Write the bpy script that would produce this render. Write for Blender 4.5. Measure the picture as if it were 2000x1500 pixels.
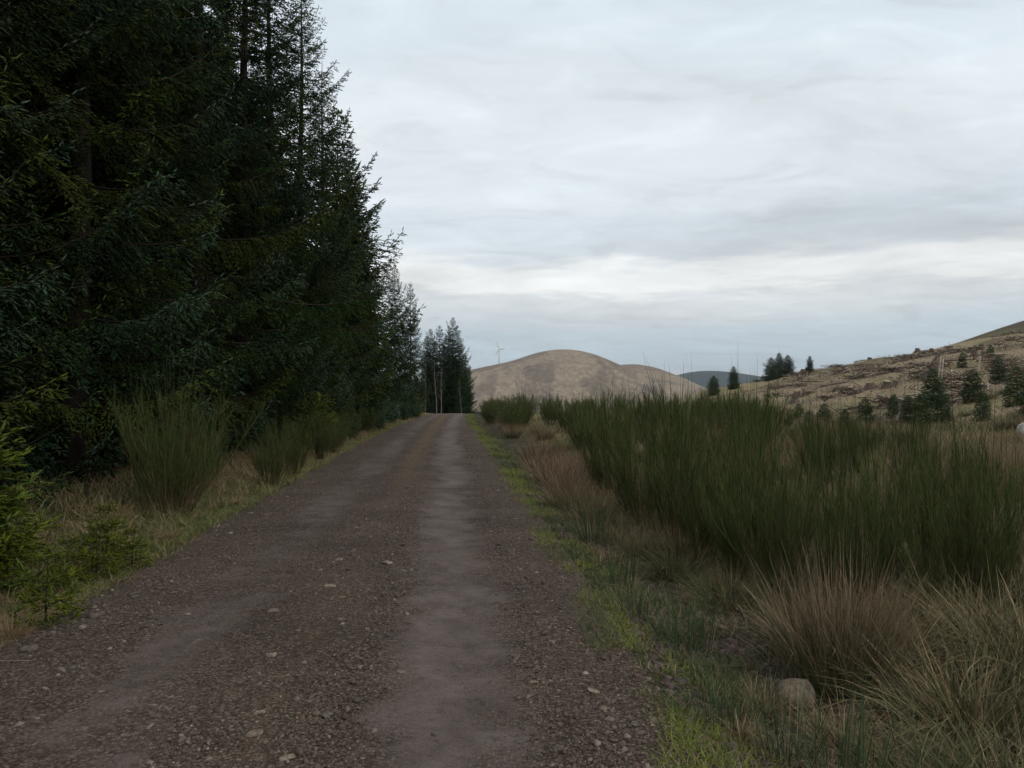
import bpy, math
import numpy as np
from math import radians, pi, sin, cos, atan2, sqrt

# ------------------------------------------------------------------ reset, camera, sky, sun, exposure
scene = bpy.context.scene
for o in list(bpy.data.objects):
    bpy.data.objects.remove(o, do_unlink=True)
COL = scene.collection

EYE = 1.60
cam_d = bpy.data.cameras.new("camera")
cam_d.lens = 27.0
cam_d.sensor_width = 36.0
cam_d.clip_start = 0.05
cam_d.clip_end = 30000.0
cam = bpy.data.objects.new("camera", cam_d)
cam.location = (0, 0, EYE)
cam.rotation_euler = (radians(90) + math.atan(20 / 1500), 0, 0)
COL.objects.link(cam)
scene.camera = cam

SUN_EL, SUN_AZ = radians(33), radians(128)      # azimuth clockwise from +Y (the way the track runs)
world = bpy.data.worlds.new("World")
scene.world = world
world.use_nodes = True


def nd(nt, kind, **kw):
    n = nt.nodes.new(kind)
    for k, v in kw.items():
        if k.startswith("i_"):
            n.inputs[k[2:].replace("_", " ")].default_value = v
        else:
            setattr(n, k, v)
    return n


def ramp(nt, stops, interp="LINEAR"):
    r = nt.nodes.new("ShaderNodeValToRGB")
    r.color_ramp.interpolation = interp
    e = r.color_ramp.elements
    while len(e) > 1:
        e.remove(e[-1])
    for i, (p, c) in enumerate(stops):
        el = e[0] if i == 0 else e.new(p)
        el.position = p
        el.color = (c, c, c, 1) if isinstance(c, (int, float)) else (*c, 1)
    return r


def math_n(nt, op, a, b=None, clamp=False):
    m = nt.nodes.new("ShaderNodeMath")
    m.operation = op
    m.use_clamp = clamp
    for i, v in enumerate((a, b)):
        if v is None:
            continue
        if isinstance(v, (int, float)):
            m.inputs[i].default_value = v
        else:
            nt.links.new(v, m.inputs[i])
    return m.outputs[0]


def mix_n(nt, fac, a, b, blend="MIX"):
    m = nt.nodes.new("ShaderNodeMix")
    m.data_type = "RGBA"
    m.blend_type = blend
    for i, v in ((0, fac), (6, a), (7, b)):
        sock = m.inputs[i]
        if isinstance(v, (int, float)):
            sock.default_value = v if i == 0 else (v, v, v, 1)
        elif isinstance(v, tuple):
            sock.default_value = (*v, 1)
        else:
            nt.links.new(v, sock)
    return m.outputs[2]


def noise_n(nt, vec, scale, detail=4, rough=0.55, dist=0.0):
    n = nt.nodes.new("ShaderNodeTexNoise")
    n.inputs["Scale"].default_value = scale
    n.inputs["Detail"].default_value = detail
    n.inputs["Roughness"].default_value = rough
    n.inputs["Distortion"].default_value = dist
    if vec is not None:
        nt.links.new(vec, n.inputs["Vector"])
    return n.outputs[0]


def mapping_n(nt, vec, scale=(1, 1, 1), loc=(0, 0, 0), rot=(0, 0, 0)):
    m = nt.nodes.new("ShaderNodeMapping")
    m.inputs["Scale"].default_value = scale
    m.inputs["Location"].default_value = loc
    m.inputs["Rotation"].default_value = rot
    nt.links.new(vec, m.inputs["Vector"])
    return m.outputs[0]


def srgb(r, g, b):
    def f(c):
        c /= 255.0
        return c / 12.92 if c <= 0.04045 else ((c + 0.055) / 1.055) ** 2.4
    return (f(r), f(g), f(b))


def build_world():
    nt = world.node_tree
    nt.nodes.clear()
    out = nd(nt, "ShaderNodeOutputWorld")
    bg = nd(nt, "ShaderNodeBackground")
    bg.inputs["Strength"].default_value = 0.1
    sky = nd(nt, "ShaderNodeTexSky")
    sky.sky_type = "NISHITA"
    sky.sun_disc = False
    sky.sun_elevation = SUN_EL
    sky.sun_rotation = SUN_AZ
    sky.air_density = 1.0
    sky.dust_density = 1.5
    tc = nd(nt, "ShaderNodeTexCoord")
    d = tc.outputs["Generated"]
    sep = nd(nt, "ShaderNodeSeparateXYZ")
    nt.links.new(d, sep.inputs[0])
    z = math_n(nt, "MAXIMUM", sep.outputs[2], 0.0)
    # stratus layers: altitude in the sky warped by streaky noise, then looked up as layers of cloud
    n1 = noise_n(nt, mapping_n(nt, d, (2.2, 2.2, 11), (3.1, 0.7, 0.4)), 1.0, 6, 0.6, 0.5)
    n2 = noise_n(nt, mapping_n(nt, d, (7, 7, 55), (1.3, 4.2, 2.0)), 1.0, 5, 0.6, 0.2)
    w = math_n(nt, "ADD", math_n(nt, "MULTIPLY", math_n(nt, "SUBTRACT", n1, 0.5), 0.15),
               math_n(nt, "MULTIPLY", math_n(nt, "SUBTRACT", n2, 0.5), 0.075))
    fade = math_n(nt, "ADD", math_n(nt, "MULTIPLY", z, 3.0, True), 0.25)
    e = math_n(nt, "ADD", z, math_n(nt, "MULTIPLY", w, fade))
    layers = ramp(nt, [
        (0.000, srgb(214, 219, 220)), (0.022, srgb(208, 216, 220)), (0.042, srgb(184, 202, 215)),
        (0.070, srgb(190, 205, 216)), (0.098, srgb(203, 211, 216)), (0.122, srgb(212, 218, 221)), (0.138, srgb(236, 239, 239)),
        (0.158, srgb(232, 236, 237)), (0.180, srgb(206, 215, 222)), (0.210, srgb(203, 213, 221)), (0.260, srgb(213, 222, 229)),
        (0.330, srgb(219, 227, 233)), (0.430, srgb(208, 220, 229)), (0.55, srgb(212, 222, 230)), (0.75, srgb(244, 246, 247)), (1.0, srgb(255, 255, 255))], "EASE")
    nt.links.new(e, layers.inputs[0])
    # broad billows of the cloud deck, seen in perspective
    zz = math_n(nt, "ADD", z, 0.16)
    cx = math_n(nt, "DIVIDE", sep.outputs[0], zz)
    cy = math_n(nt, "DIVIDE", sep.outputs[1], zz)
    cmb = nd(nt, "ShaderNodeCombineXYZ")
    nt.links.new(cx, cmb.inputs[0])
    nt.links.new(cy, cmb.inputs[1])
    b1 = noise_n(nt, mapping_n(nt, cmb.outputs[0], (0.75, 1.2, 1), (2.6, 0.3, 0), (0, 0, 0.35)), 1.0, 6, 0.52, 0.5)
    bl = ramp(nt, [(0.30, 0.86), (0.45, 0.98), (0.55, 1.04), (0.70, 1.12)], "EASE")
    nt.links.new(b1, bl.inputs[0])
    b2 = noise_n(nt, mapping_n(nt, cmb.outputs[0], (2.6, 4.2, 1), (7.6, 1.3, 0), (0, 0, 0.25)), 1.0, 7, 0.6, 0.7)
    bl2 = ramp(nt, [(0.32, 0.90), (0.5, 1.0), (0.68, 1.07)], "EASE")
    nt.links.new(b2, bl2.inputs[0])
    cloud = mix_n(nt, 1.0, layers.outputs[0], bl.outputs[0], "MULTIPLY")
    cloud = mix_n(nt, 1.0, cloud, bl2.outputs[0], "MULTIPLY")
    cloud10 = mix_n(nt, 1.0, cloud, (11.7, 11.5, 11.3), "MULTIPLY")
    # thin places between the layers let a little of the clear sky through
    thin = ramp(nt, [(0.0, 0.10), (0.04, 0.22), (0.08, 0.16), (0.12, 0.04), (1.0, 0.04)], "EASE")
    nt.links.new(e, thin.inputs[0])
    colr = mix_n(nt, thin.outputs[0], cloud10, sky.outputs[0])
    nt.links.new(colr, bg.inputs["Color"])
    nt.links.new(bg.outputs[0], out.inputs["Surface"])


build_world()

sun_d = bpy.data.lights.new("sun", "SUN")
sun_d.energy = 1.2
sun_d.angle = radians(18)
sun_d.color = (1.0, 0.95, 0.87)
sun = bpy.data.objects.new("sun", sun_d)
sun.rotation_euler = (pi / 2 - SUN_EL, 0, pi - SUN_AZ)
COL.objects.link(sun)

vs = scene.view_settings
vs.view_transform = "Standard"
vs.look = "None"
vs.exposure = 0.0
vs.gamma = 1.0
vs.use_curve_mapping = False
cy_ = scene.cycles
cy_.use_denoising = True
cy_.denoiser = "OPENIMAGEDENOISE"
cy_.use_adaptive_sampling = True
cy_.adaptive_threshold = 0.03
cy_.max_bounces = 4
cy_.diffuse_bounces = 2
cy_.glossy_bounces = 1
cy_.transmission_bounces = 2
cy_.transparent_max_bounces = 4
cy_.volume_bounces = 0
cy_.caustics_reflective = False
cy_.caustics_refractive = False

# ------------------------------------------------------------------ helpers
RNG = np.random.default_rng(11)


def _hash(ix, iy, seed):
    h = np.sin(ix * 127.1 + iy * 311.7 + seed * 74.7) * 43758.5453
    return h - np.floor(h)


def vnoise(x, y, scale=1.0, seed=0):
    x = np.asarray(x, float) / scale
    y = np.asarray(y, float) / scale
    ix, iy = np.floor(x), np.floor(y)
    fx, fy = x - ix, y - iy
    fx = fx * fx * (3 - 2 * fx)
    fy = fy * fy * (3 - 2 * fy)
    a, b = _hash(ix, iy, seed), _hash(ix + 1, iy, seed)
    c, d = _hash(ix, iy + 1, seed), _hash(ix + 1, iy + 1, seed)
    return (a * (1 - fx) + b * fx) * (1 - fy) + (c * (1 - fx) + d * fx) * fy


def fbm(x, y, scale, seed, octaves=4):
    s, a, t = 0.0, 1.0, 0.0
    for k in range(octaves):
        s = s + a * vnoise(x, y, scale / 2 ** k, seed + k * 13)
        t += a
        a *= 0.5
    return s / t


def sstep(a, b, x):
    t = np.clip((np.asarray(x, float) - a) / (b - a), 0, 1)
    return t * t * (3 - 2 * t)


def mesh(name, co, faces, mat, col=None, smooth=False):
    """co (N,3); faces (M,3) or (M,4) int array; col (N,3) point colours."""
    me = bpy.data.meshes.new(name)
    co = np.ascontiguousarray(co, dtype=np.float32)
    faces = np.ascontiguousarray(faces, dtype=np.int32)
    k = faces.shape[1]
    me.vertices.add(len(co))
    me.vertices.foreach_set("co", co.ravel())
    me.loops.add(faces.size)
    me.loops.foreach_set("vertex_index", faces.ravel())
    me.polygons.add(len(faces))
    me.polygons.foreach_set("loop_start", np.arange(0, faces.size, k, dtype=np.int32))
    if smooth:
        me.polygons.foreach_set("use_smooth", np.ones(len(faces), dtype=bool))
    if col is not None:
        at = me.attributes.new("Col", "FLOAT_COLOR", "POINT")
        c4 = np.ones((len(co), 4), dtype=np.float32)
        c4[:, :3] = col
        at.data.foreach_set("color", c4.ravel())
    me.update(calc_edges=True)
    me.materials.append(mat)
    return me


def obj(name, me, parent=None, loc=None, rz=0.0, scale=None):
    o = bpy.data.objects.new(name, me)
    COL.objects.link(o)
    if parent is not None:
        o.parent = parent
    if loc is not None:
        o.location = loc
    o.rotation_euler = (0, 0, rz)
    if scale is not None:
        o.scale = (scale,) * 3 if isinstance(scale, (int, float)) else scale
    return o


def tag(o, label=None, cat=None, group=None, kind=None):
    if label:
        o["label"] = label
    if cat:
        o["category"] = cat
    if group:
        o["group"] = group
    if kind:
        o["kind"] = kind
    return o


def thing(name, label, cat, loc, rz=0.0, scale=None, group=None, parts=()):
    """an Empty at the base of the thing, with a copy of each part mesh as its child."""
    e = obj(name, None, None, loc, rz, scale)
    tag(e, label, cat, group)
    trunk = None
    for pn, me in parts:
        o = obj(pn, me, trunk if pn == "branchwork" else e)      # limbs hang on their trunk
        if pn == "trunk":
            trunk = o
    return e


class MB:
    """collects pieces into one mesh"""
    def __init__(self):
        self.v, self.f, self.c, self.n = [], [], [], 0

    def add(self, v, f, c):
        v = np.asarray(v, float)
        self.v.append(v)
        self.f.append(np.asarray(f, int) + self.n)
        c = np.asarray(c, float)
        if c.ndim == 1:
            c = np.repeat(c[None], len(v), 0)
        self.c.append(c)
        self.n += len(v)

    def tube(self, pts, rad, c, sides=6, cap=True):
        pts = np.asarray(pts, float)
        n = len(pts)
        rad = np.broadcast_to(np.asarray(rad, float), (n,))
        tg = np.gradient(pts, axis=0)
        tg /= np.linalg.norm(tg, axis=1)[:, None] + 1e-9
        ref = np.where(np.abs(tg[:, 2:3]) > 0.9, np.array([[1.0, 0, 0]]), np.array([[0, 0, 1.0]]))
        u = np.cross(tg, ref)
        u /= np.linalg.norm(u, axis=1)[:, None] + 1e-9
        w = np.cross(tg, u)
        a = np.linspace(0, 2 * pi, sides, endpoint=False)
        ring = u[:, None] * np.cos(a)[None, :, None] + w[:, None] * np.sin(a)[None, :, None]
        v = (pts[:, None] + ring * rad[:, None, None]).reshape(-1, 3)
        f = []
        for i in range(n - 1):
            for j in range(sides):
                a0, a1 = i * sides + j, i * sides + (j + 1) % sides
                f += [(a0, a1, a1 + sides), (a0, a1 + sides, a0 + sides)]
        v = list(v)
        if cap:
            for base, s in ((0, -1), ((n - 1) * sides, 1)):
                v.append(pts[0] if s < 0 else pts[-1])
                k = len(v) - 1
                for j in range(sides):
                    t = (base + j, base + (j + 1) % sides, k)
                    f.append(t if s > 0 else t[::-1])
        cc = np.asarray(c, float)
        if cc.ndim == 2:
            cc = np.repeat(cc, sides, 0)
            if cap:
                cc = np.vstack([cc, cc[:1], cc[-1:]])
        self.add(v, f, cc)

    def build(self, name, mat, smooth=False):
        return mesh(name, np.vstack(self.v), np.vstack(self.f), mat, np.vstack(self.c), smooth)


# ------------------------------------------------------------------ materials
def material(name, rough=0.8, spec=0.25, vary=0.0, hue=0.0, nscale=None, namt=0.25, bump=None, bscale=30, sheen=0.0):
    """point colour 'Col', shifted a little per object and by a fine noise."""
    m = bpy.data.materials.new(name)
    m.use_nodes = True
    nt = m.node_tree
    nt.nodes.clear()
    out = nd(nt, "ShaderNodeOutputMaterial")
    bs = nd(nt, "ShaderNodeBsdfPrincipled")
    bs.inputs["Roughness"].default_value = rough
    bs.inputs["Specular IOR Level"].default_value = spec
    at = nd(nt, "ShaderNodeAttribute", attribute_name="Col")
    c = at.outputs["Color"]
    if vary or hue:
        oi = nd(nt, "ShaderNodeObjectInfo")
        hs = nd(nt, "ShaderNodeHueSaturation")
        r = oi.outputs["Random"]
        nt.links.new(math_n(nt, "ADD", math_n(nt, "MULTIPLY", math_n(nt, "SUBTRACT", r, 0.5), hue), 0.5), hs.inputs["Hue"])
        r2 = math_n(nt, "FRACT", math_n(nt, "MULTIPLY", r, 17.31))
        nt.links.new(math_n(nt, "ADD", math_n(nt, "MULTIPLY", math_n(nt, "SUBTRACT", r2, 0.5), vary), 1.0), hs.inputs["Value"])
        nt.links.new(c, hs.inputs["Color"])
        c = hs.outputs[0]
    tc = nd(nt, "ShaderNodeTexCoord")
    if nscale:
        n = noise_n(nt, tc.outputs["Object"], nscale, 5, 0.6)
        rr = ramp(nt, [(0.3, 1 - namt), (0.7, 1 + namt)])
        nt.links.new(n, rr.inputs[0])
        c = mix_n(nt, 1.0, c, rr.outputs[0], "MULTIPLY")
    nt.links.new(c, bs.inputs["Base Color"])
    if bump:
        n = noise_n(nt, tc.outputs["Object"], bscale, 6, 0.65)
        b = nd(nt, "ShaderNodeBump")
        b.inputs["Strength"].default_value = bump
        b.inputs["Distance"].default_value = 0.02
        nt.links.new(n, b.inputs["Height"])
        nt.links.new(b.outputs[0], bs.inputs["Normal"])
    nt.links.new(bs.outputs[0], out.inputs["Surface"])
    return m


M_NEEDLE = material("spruce_needles", 0.75, 0.05, vary=0.45, hue=0.05)
M_YOUNG = material("young_spruce_needles", 0.7, 0.08, vary=0.25, hue=0.02)
M_BARK = material("bark", 0.9, 0.15, vary=0.2, nscale=9, namt=0.4, bump=0.6, bscale=22)
M_BIRCH = material("pale_bark", 0.75, 0.2, vary=0.15, nscale=7, namt=0.35)
M_BROOM = material("broom_stems", 0.65, 0.08, vary=0.34, hue=0.012)
M_GRASS = material("grass_blades", 0.65, 0.25, vary=0.15)
M_STONE = material("stone", 0.9, 0.15, nscale=3.2, namt=0.55, bump=0.7, bscale=7)
M_GRAVEL = material("gravel_stone", 0.85, 0.25)
M_WOOD = material("dead_wood", 0.9, 0.15, vary=0.25, nscale=14, namt=0.35, bump=0.4, bscale=30)
M_TURB = material("turbine_paint", 0.5, 0.4)


def ground_material():
    m = bpy.data.materials.new("moor_ground")
    m.use_nodes = True
    nt = m.node_tree
    nt.nodes.clear()
    out = nd(nt, "ShaderNodeOutputMaterial")
    bs = nd(nt, "ShaderNodeBsdfPrincipled")
    bs.inputs["Roughness"].default_value = 0.95
    bs.inputs["Specular IOR Level"].default_value = 0.1
    at = nd(nt, "ShaderNodeAttribute", attribute_name="Col")
    geo = nd(nt, "ShaderNodeNewGeometry")
    p = geo.outputs["Position"]
    fine = noise_n(nt, p, 6.0, 8, 0.7)
    r1 = ramp(nt, [(0.28, 0.45), (0.5, 0.95), (0.72, 1.5)])
    nt.links.new(fine, r1.inputs[0])
    c = mix_n(nt, 1.0, at.outputs["Color"], r1.outputs[0], "MULTIPLY")
    patch = noise_n(nt, p, 0.33, 6, 0.65, 0.6)
    r2 = ramp(nt, [(0.42, 0.0), (0.62, 1.0)])
    nt.links.new(patch, r2.inputs[0])
    green = mix_n(nt, 1.0, c, (0.74, 0.92, 0.62), "MULTIPLY")
    c = mix_n(nt, r2.outputs[0], c, green)
    nt.links.new(c, bs.inputs["Base Color"])
    b = nd(nt, "ShaderNodeBump")
    b.inputs["Strength"].default_value = 0.9
    b.inputs["Distance"].default_value = 0.08
    nt.links.new(noise_n(nt, p, 9.0, 8, 0.7), b.inputs["Height"])
    nt.links.new(b.outputs[0], bs.inputs["Normal"])
    nt.links.new(bs.outputs[0], out.inputs["Surface"])
    return m


def track_material():
    """damp brown stony track; Col.r = how far a wheel rut has packed it down, Col.g = leaf litter."""
    m = bpy.data.materials.new("stony_track")
    m.use_nodes = True
    nt = m.node_tree
    nt.nodes.clear()
    out = nd(nt, "ShaderNodeOutputMaterial")
    bs = nd(nt, "ShaderNodeBsdfPrincipled")
    bs.inputs["Specular IOR Level"].default_value = 0.15
    at = nd(nt, "ShaderNodeAttribute", attribute_name="Col")
    sp = nd(nt, "ShaderNodeSeparateColor")
    nt.links.new(at.outputs["Color"], sp.inputs[0])
    geo = nd(nt, "ShaderNodeNewGeometry")
    p = geo.outputs["Position"]
    n_edge = noise_n(nt, p, 2.6, 9, 0.72)
    rut = math_n(nt, "ADD", sp.outputs[0], math_n(nt, "MULTIPLY", math_n(nt, "SUBTRACT", n_edge, 0.5), 2.3))
    rr = ramp(nt, [(0.28, 0.0), (1.15 / 1.2, 1.0)])
    nt.links.new(rut, rr.inputs[0])
    # packed mud
    mudn = noise_n(nt, p, 2.2, 8, 0.62)
    mr = ramp(nt, [(0.30, (0.070, 0.054, 0.046)), (0.5, (0.112, 0.090, 0.079)), (0.72, (0.138, 0.113, 0.100))])
    nt.links.new(mudn, mr.inputs[0])
    grit = noise_n(nt, p, 95.0, 3, 0.7)
    gr = ramp(nt, [(0.30, 0.72), (0.55, 1.0), (0.75, 1.25)])
    nt.links.new(grit, gr.inputs[0])
    mud = mix_n(nt, 1.0, mr.outputs[0], gr.outputs[0], "MULTIPLY")
    blot = noise_n(nt, mapping_n(nt, p, (1.0, 1.6, 1.0)), 13.0, 6, 0.7, 0.4)
    blr = ramp(nt, [(0.30, 0.55), (0.44, 0.95), (0.60, 1.05), (0.75, 1.2)])
    nt.links.new(blot, blr.inputs[0])
    mud = mix_n(nt, 1.0, mud, blr.outputs[0], "MULTIPLY")
    # loose crumbly stones: cells, each with its own tone
    vor = nd(nt, "ShaderNodeTexVoronoi")
    vor.inputs["Scale"].default_value = 62.0
    vor.inputs["Randomness"].default_value = 1.0
    nt.links.new(p, vor.inputs["Vector"])
    vs_ = nd(nt, "ShaderNodeSeparateColor")
    nt.links.new(vor.outputs["Color"], vs_.inputs[0])
    cr = ramp(nt, [(0.0, (0.046, 0.033, 0.025)), (0.4, (0.080, 0.058, 0.045)), (0.75, (0.114, 0.085, 0.066)), (0.95, (0.15, 0.119, 0.094)), (1.0, (0.20, 0.17, 0.14))])
    nt.links.new(vs_.outputs[0], cr.inputs[0])
    edge = ramp(nt, [(0.0, 1.05), (0.5, 0.95), (0.9, 0.45)])
    nt.links.new(math_n(nt, "MULTIPLY", vor.outputs["Distance"], 1.2), edge.inputs[0])
    stones = mix_n(nt, 1.0, cr.outputs[0], edge.outputs[0], "MULTIPLY")
    broad = noise_n(nt, p, 0.9, 5, 0.6)
    br = ramp(nt, [(0.3, 0.75), (0.7, 1.25)])
    nt.links.new(broad, br.inputs[0])
    stones = mix_n(nt, 1.0, stones, br.outputs[0], "MULTIPLY")
    # brown larch litter and moss along the crown of the track
    lit = math_n(nt, "MULTIPLY", sp.outputs[1], noise_n(nt, p, 14.0, 6, 0.7))
    lr = ramp(nt, [(0.25, 0.0), (0.5, 0.75)])
    nt.links.new(lit, lr.inputs[0])
    stones = mix_n(nt, lr.outputs[0], stones, (0.112, 0.080, 0.044))
    c = mix_n(nt, rr.outputs[0], stones, mud)
    nt.links.new(c, bs.inputs["Base Color"])
    rg = ramp(nt, [(0.0, 0.95), (1.0, 0.82)])
    nt.links.new(rr.outputs[0], rg.inputs[0])
    nt.links.new(rg.outputs[0], bs.inputs["Roughness"])
    hgt = math_n(nt, "ADD", math_n(nt, "MULTIPLY", math_n(nt, "MULTIPLY", vor.outputs["Distance"], -1.0),
                                   math_n(nt, "SUBTRACT", 1.15, rr.outputs[0])), math_n(nt, "MULTIPLY", noise_n(nt, p, 40, 6, 0.7), 0.7))
    b = nd(nt, "ShaderNodeBump")
    b.inputs["Strength"].default_value = 0.8
    b.inputs["Distance"].default_value = 0.018
    nt.links.new(hgt, b.inputs["Height"])
    nt.links.new(b.outputs[0], bs.inputs["Normal"])
    nt.links.new(bs.outputs[0], out.inputs["Surface"])
    return m


def hill_material(name, base, dark, dark2, sc, warp=(1, 1, 1)):
    m = bpy.data.materials.new(name)
    m.use_nodes = True
    nt = m.node_tree
    nt.nodes.clear()
    out = nd(nt, "ShaderNodeOutputMaterial")
    bs = nd(nt, "ShaderNodeBsdfPrincipled")
    bs.inputs["Roughness"].default_value = 0.95
    bs.inputs["Specular IOR Level"].default_value = 0.05
    geo = nd(nt, "ShaderNodeNewGeometry")
    p = geo.outputs["Position"]
    q = mapping_n(nt, p, warp)
    n1 = noise_n(nt, q, sc, 9, 0.66, 0.8)
    r1 = ramp(nt, [(0.48, 0.0), (0.54, 0.65), (0.68, 1.0)])
    nt.links.new(n1, r1.inputs[0])
    n2 = noise_n(nt, mapping_n(nt, p, warp, (310, 70, 5)), sc * 0.55, 8, 0.6, 0.5)
    r2 = ramp(nt, [(0.56, 0.0), (0.63, 0.8)])
    nt.links.new(n2, r2.inputs[0])
    c = mix_n(nt, r1.outputs[0], base, dark)
    c = mix_n(nt, r2.outputs[0], c, dark2)
    n3 = noise_n(nt, mapping_n(nt, p, warp), sc * 9, 6, 0.75)
    r3 = ramp(nt, [(0.3, 0.55), (0.7, 1.4)])
    nt.links.new(n3, r3.inputs[0])
    c = mix_n(nt, 1.0, c, r3.outputs[0], "MULTIPLY")
    nt.links.new(c, bs.inputs["Base Color"])
    nt.links.new(bs.outputs[0], out.inputs["Surface"])
    return m


# ------------------------------------------------------------------ the lie of the land
_ry = np.array([-40, 0, 4.5, 7.6, 10, 15, 26, 40, 52, 60, 66, 72, 80, 95, 130])
_rc = np.array([-0.9, -0.95, -1.17, -1.42, -1.66, -2.05, -2.95, -3.95, -4.7, -5.05, -4.9, -4.0, -1.5, 6.0, 26.0])
_ys = np.arange(-40, 130.1, 0.25)
_cs = np.interp(_ys, _ry, _rc)
for _ in range(3):
    _cs = np.convolve(np.pad(_cs, 10, mode="edge"), np.ones(21) / 21, mode="valid")


def road_c(y):
    return np.interp(y, _ys, _cs)


def road_w(y):
    return np.interp(y, [0, 8, 15, 30, 60, 90], [1.80, 1.92, 1.96, 1.92, 1.50, 1.45])


def edge_wob(y, s):
    return 0.22 * (vnoise(y, y * 0 + s, 1.3, 5) - 0.5) + 0.12 * (vnoise(y, y * 0 + s, 0.4, 9) - 0.5)


def height(x, y):
    x = np.asarray(x, float)
    y = np.asarray(y, float)
    c, w = road_c(y), road_w(y)
    sl = (c - w) - x                  # metres outside the left edge
    sr = x - (c + w)                  # metres outside the right edge
    off = np.clip(np.maximum(sl, sr), 0, None)
    z = np.zeros_like(x + y)
    z = z + 0.20 * sstep(0.5, 2.8, sl) + 0.35 * sstep(3.5, 12, sl)
    z = z - 0.16 * sstep(0.1, 1.0, sr) + 0.22 * sstep(1.6, 3.2, sr)
    z = z + sstep(0.2, 1.4, off) * (0.10 * (fbm(x, y, 1.6, 3, 3) - 0.5) + 0.22 * (fbm(x, y, 5.5, 21, 3) - 0.5))
    # clear-felled slope to the right
    xs = x - 17.0
    rise = 0.192 * np.where(xs > 0, xs, 0) * sstep(-2, 9, xs) 
    hill_noise = (fbm(x, y, 9, 41, 4) - 0.5) * 1.7 * sstep(3, 14, xs)
    far = sstep(104, 128, y)
    z = z + (rise + hill_noise) * (1 - far) + far * sstep(0, 30, xs) * -3
    # brow of the track
    br = np.clip(y - 61, 0, None)
    z = z - 0.0030 * np.clip(br, 0, 16) ** 2 * (1 - sstep(2, 22, xs + 17)) - 0.06 * np.clip(br - 16, 0, 60) * (1 - sstep(6, 26, xs + 17))
    z = z - 14 * sstep(125, 420, y)
    return z


def H1(x, y):
    return float(height(np.array([x]), np.array([y]))[0])


def px(pxx, d):
    """lateral place of a picture column at a distance (used once, to lay the site out to scale)"""
    return (pxx - 1000.0) / 1500.0 * d


def spaced(segs):
    out = []
    for a, b, st in segs:
        out += list(np.arange(a, b, st))
    return np.array(out)


gx = np.concatenate([-np.geomspace(20, 6000, 40)[::-1], np.arange(-19.5, -6, 0.5), np.arange(-6, 7, 0.13), np.arange(7, 24, 0.4),
                     np.arange(24, 90, 1.0), np.geomspace(92, 6000, 40)])
gy = np.concatenate([-np.geomspace(3, 3000, 24)[::-1], np.arange(-2.5, 2, 0.5), np.arange(2, 16, 0.14), np.arange(16, 40, 0.35), np.arange(40, 135, 0.9),
                     np.geomspace(137, 9000, 50)])
GX, GY = np.meshgrid(gx, gy)
X, Y = GX.ravel(), GY.ravel()
Z = height(X, Y)
c_, w_ = road_c(Y), road_w(Y)
sl_, sr_ = (c_ - w_) - X, X - (c_ + w_)
on = (sl_ < -0.25) & (sr_ < -0.25) & (Y < 120) & (Y > -39)
Z = np.where(on, Z - 0.06, Z)
g_tan = np.array([0.150, 0.112, 0.060])
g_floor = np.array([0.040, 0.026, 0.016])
g_ditch = np.array([0.050, 0.038, 0.030])
g_green = np.array([0.070, 0.085, 0.026])
g_fell = np.array([0.240, 0.180, 0.126])
gc = np.repeat(g_tan[None], len(X), 0)


def blend(c, t, m):
    return c * (1 - m[:, None]) + t[None] * m[:, None]


gc = blend(gc, g_green, 0.75 * sstep(0.42, 0.62, fbm(X, Y, 4.0, 61, 3)))
gc = blend(gc, g_fell, sstep(2, 7, X - 17))
gc = blend(gc, np.array([0.065, 0.045, 0.034]), sstep(2, 7, X - 17) * sstep(0.50, 0.62, fbm(X, Y, 5.0, 81, 4)) * 0.5)
gc = blend(gc, g_ditch, (1 - sstep(1.4, 2.6, sr_)) * (sr_ > -3) * (X < 25))
gc = blend(gc, g_green * 0.6, 0.45 * (sr_ > 0.0) * (1 - sstep(0.5, 1.0, sr_)) * (X < 25))
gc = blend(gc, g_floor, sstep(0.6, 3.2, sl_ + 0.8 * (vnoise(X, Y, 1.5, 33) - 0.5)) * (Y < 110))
nx, ny = len(gx), len(gy)
idx = np.arange(nx * ny).reshape(ny, nx)
quads = np.stack([idx[:-1, :-1], idx[:-1, 1:], idx[1:, 1:], idx[1:, :-1]], -1).reshape(-1, 4)
M_GROUND = ground_material()
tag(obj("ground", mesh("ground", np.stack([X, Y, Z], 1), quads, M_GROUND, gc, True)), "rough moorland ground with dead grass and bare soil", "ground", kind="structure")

# the track, laid as its own sheet with worn ruts
ty = np.concatenate([np.arange(-6, 2, 0.3), np.arange(2, 14, 0.07), np.arange(14, 35, 0.2), np.arange(35, 115, 0.6)])
tu = np.linspace(-1, 1, 64)
TU, TY = np.meshgrid(tu, ty)
TW = road_w(TY) + 0.16
TX = road_c(TY) + TU * TW + np.where(np.abs(TU) > 0.99, edge_wob(TY, 3.0 * np.sign(TU)), 0)
lat = TX - road_c(TY)
wob = 0.22 * (vnoise(TY, TY * 0, 3.0, 17) - 0.5) + 0.08 * (vnoise(TY, TY * 0, 0.8, 18) - 0.5)
patchy = sstep(0.25, 0.6, fbm(TX, TY * 0.6, 1.1, 171, 3))
rut = np.maximum(np.exp(-(np.abs(lat - 0.86 - wob) / (0.40 + 0.16 * (vnoise(TY, TY * 0 + 9, 1.7, 23) - 0.3))) ** 2.2) * (0.66 + 0.26 * patchy), (0.38 + 0.36 * patchy) * np.exp(-(np.abs(lat + 0.82 - wob) / 0.40) ** 2.6))
TZ = height(TX, TY) + 0.004 + 0.035 * (1 - (np.abs(lat) / 2.1) ** 2) - 0.030 * rut + 0.016 * (fbm(TX, TY, 0.5, 71, 3) - 0.5) * (1 - 0.5 * rut)
TZ = np.where(np.abs(TU) > 0.99, TZ - 0.07, TZ)
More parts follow.
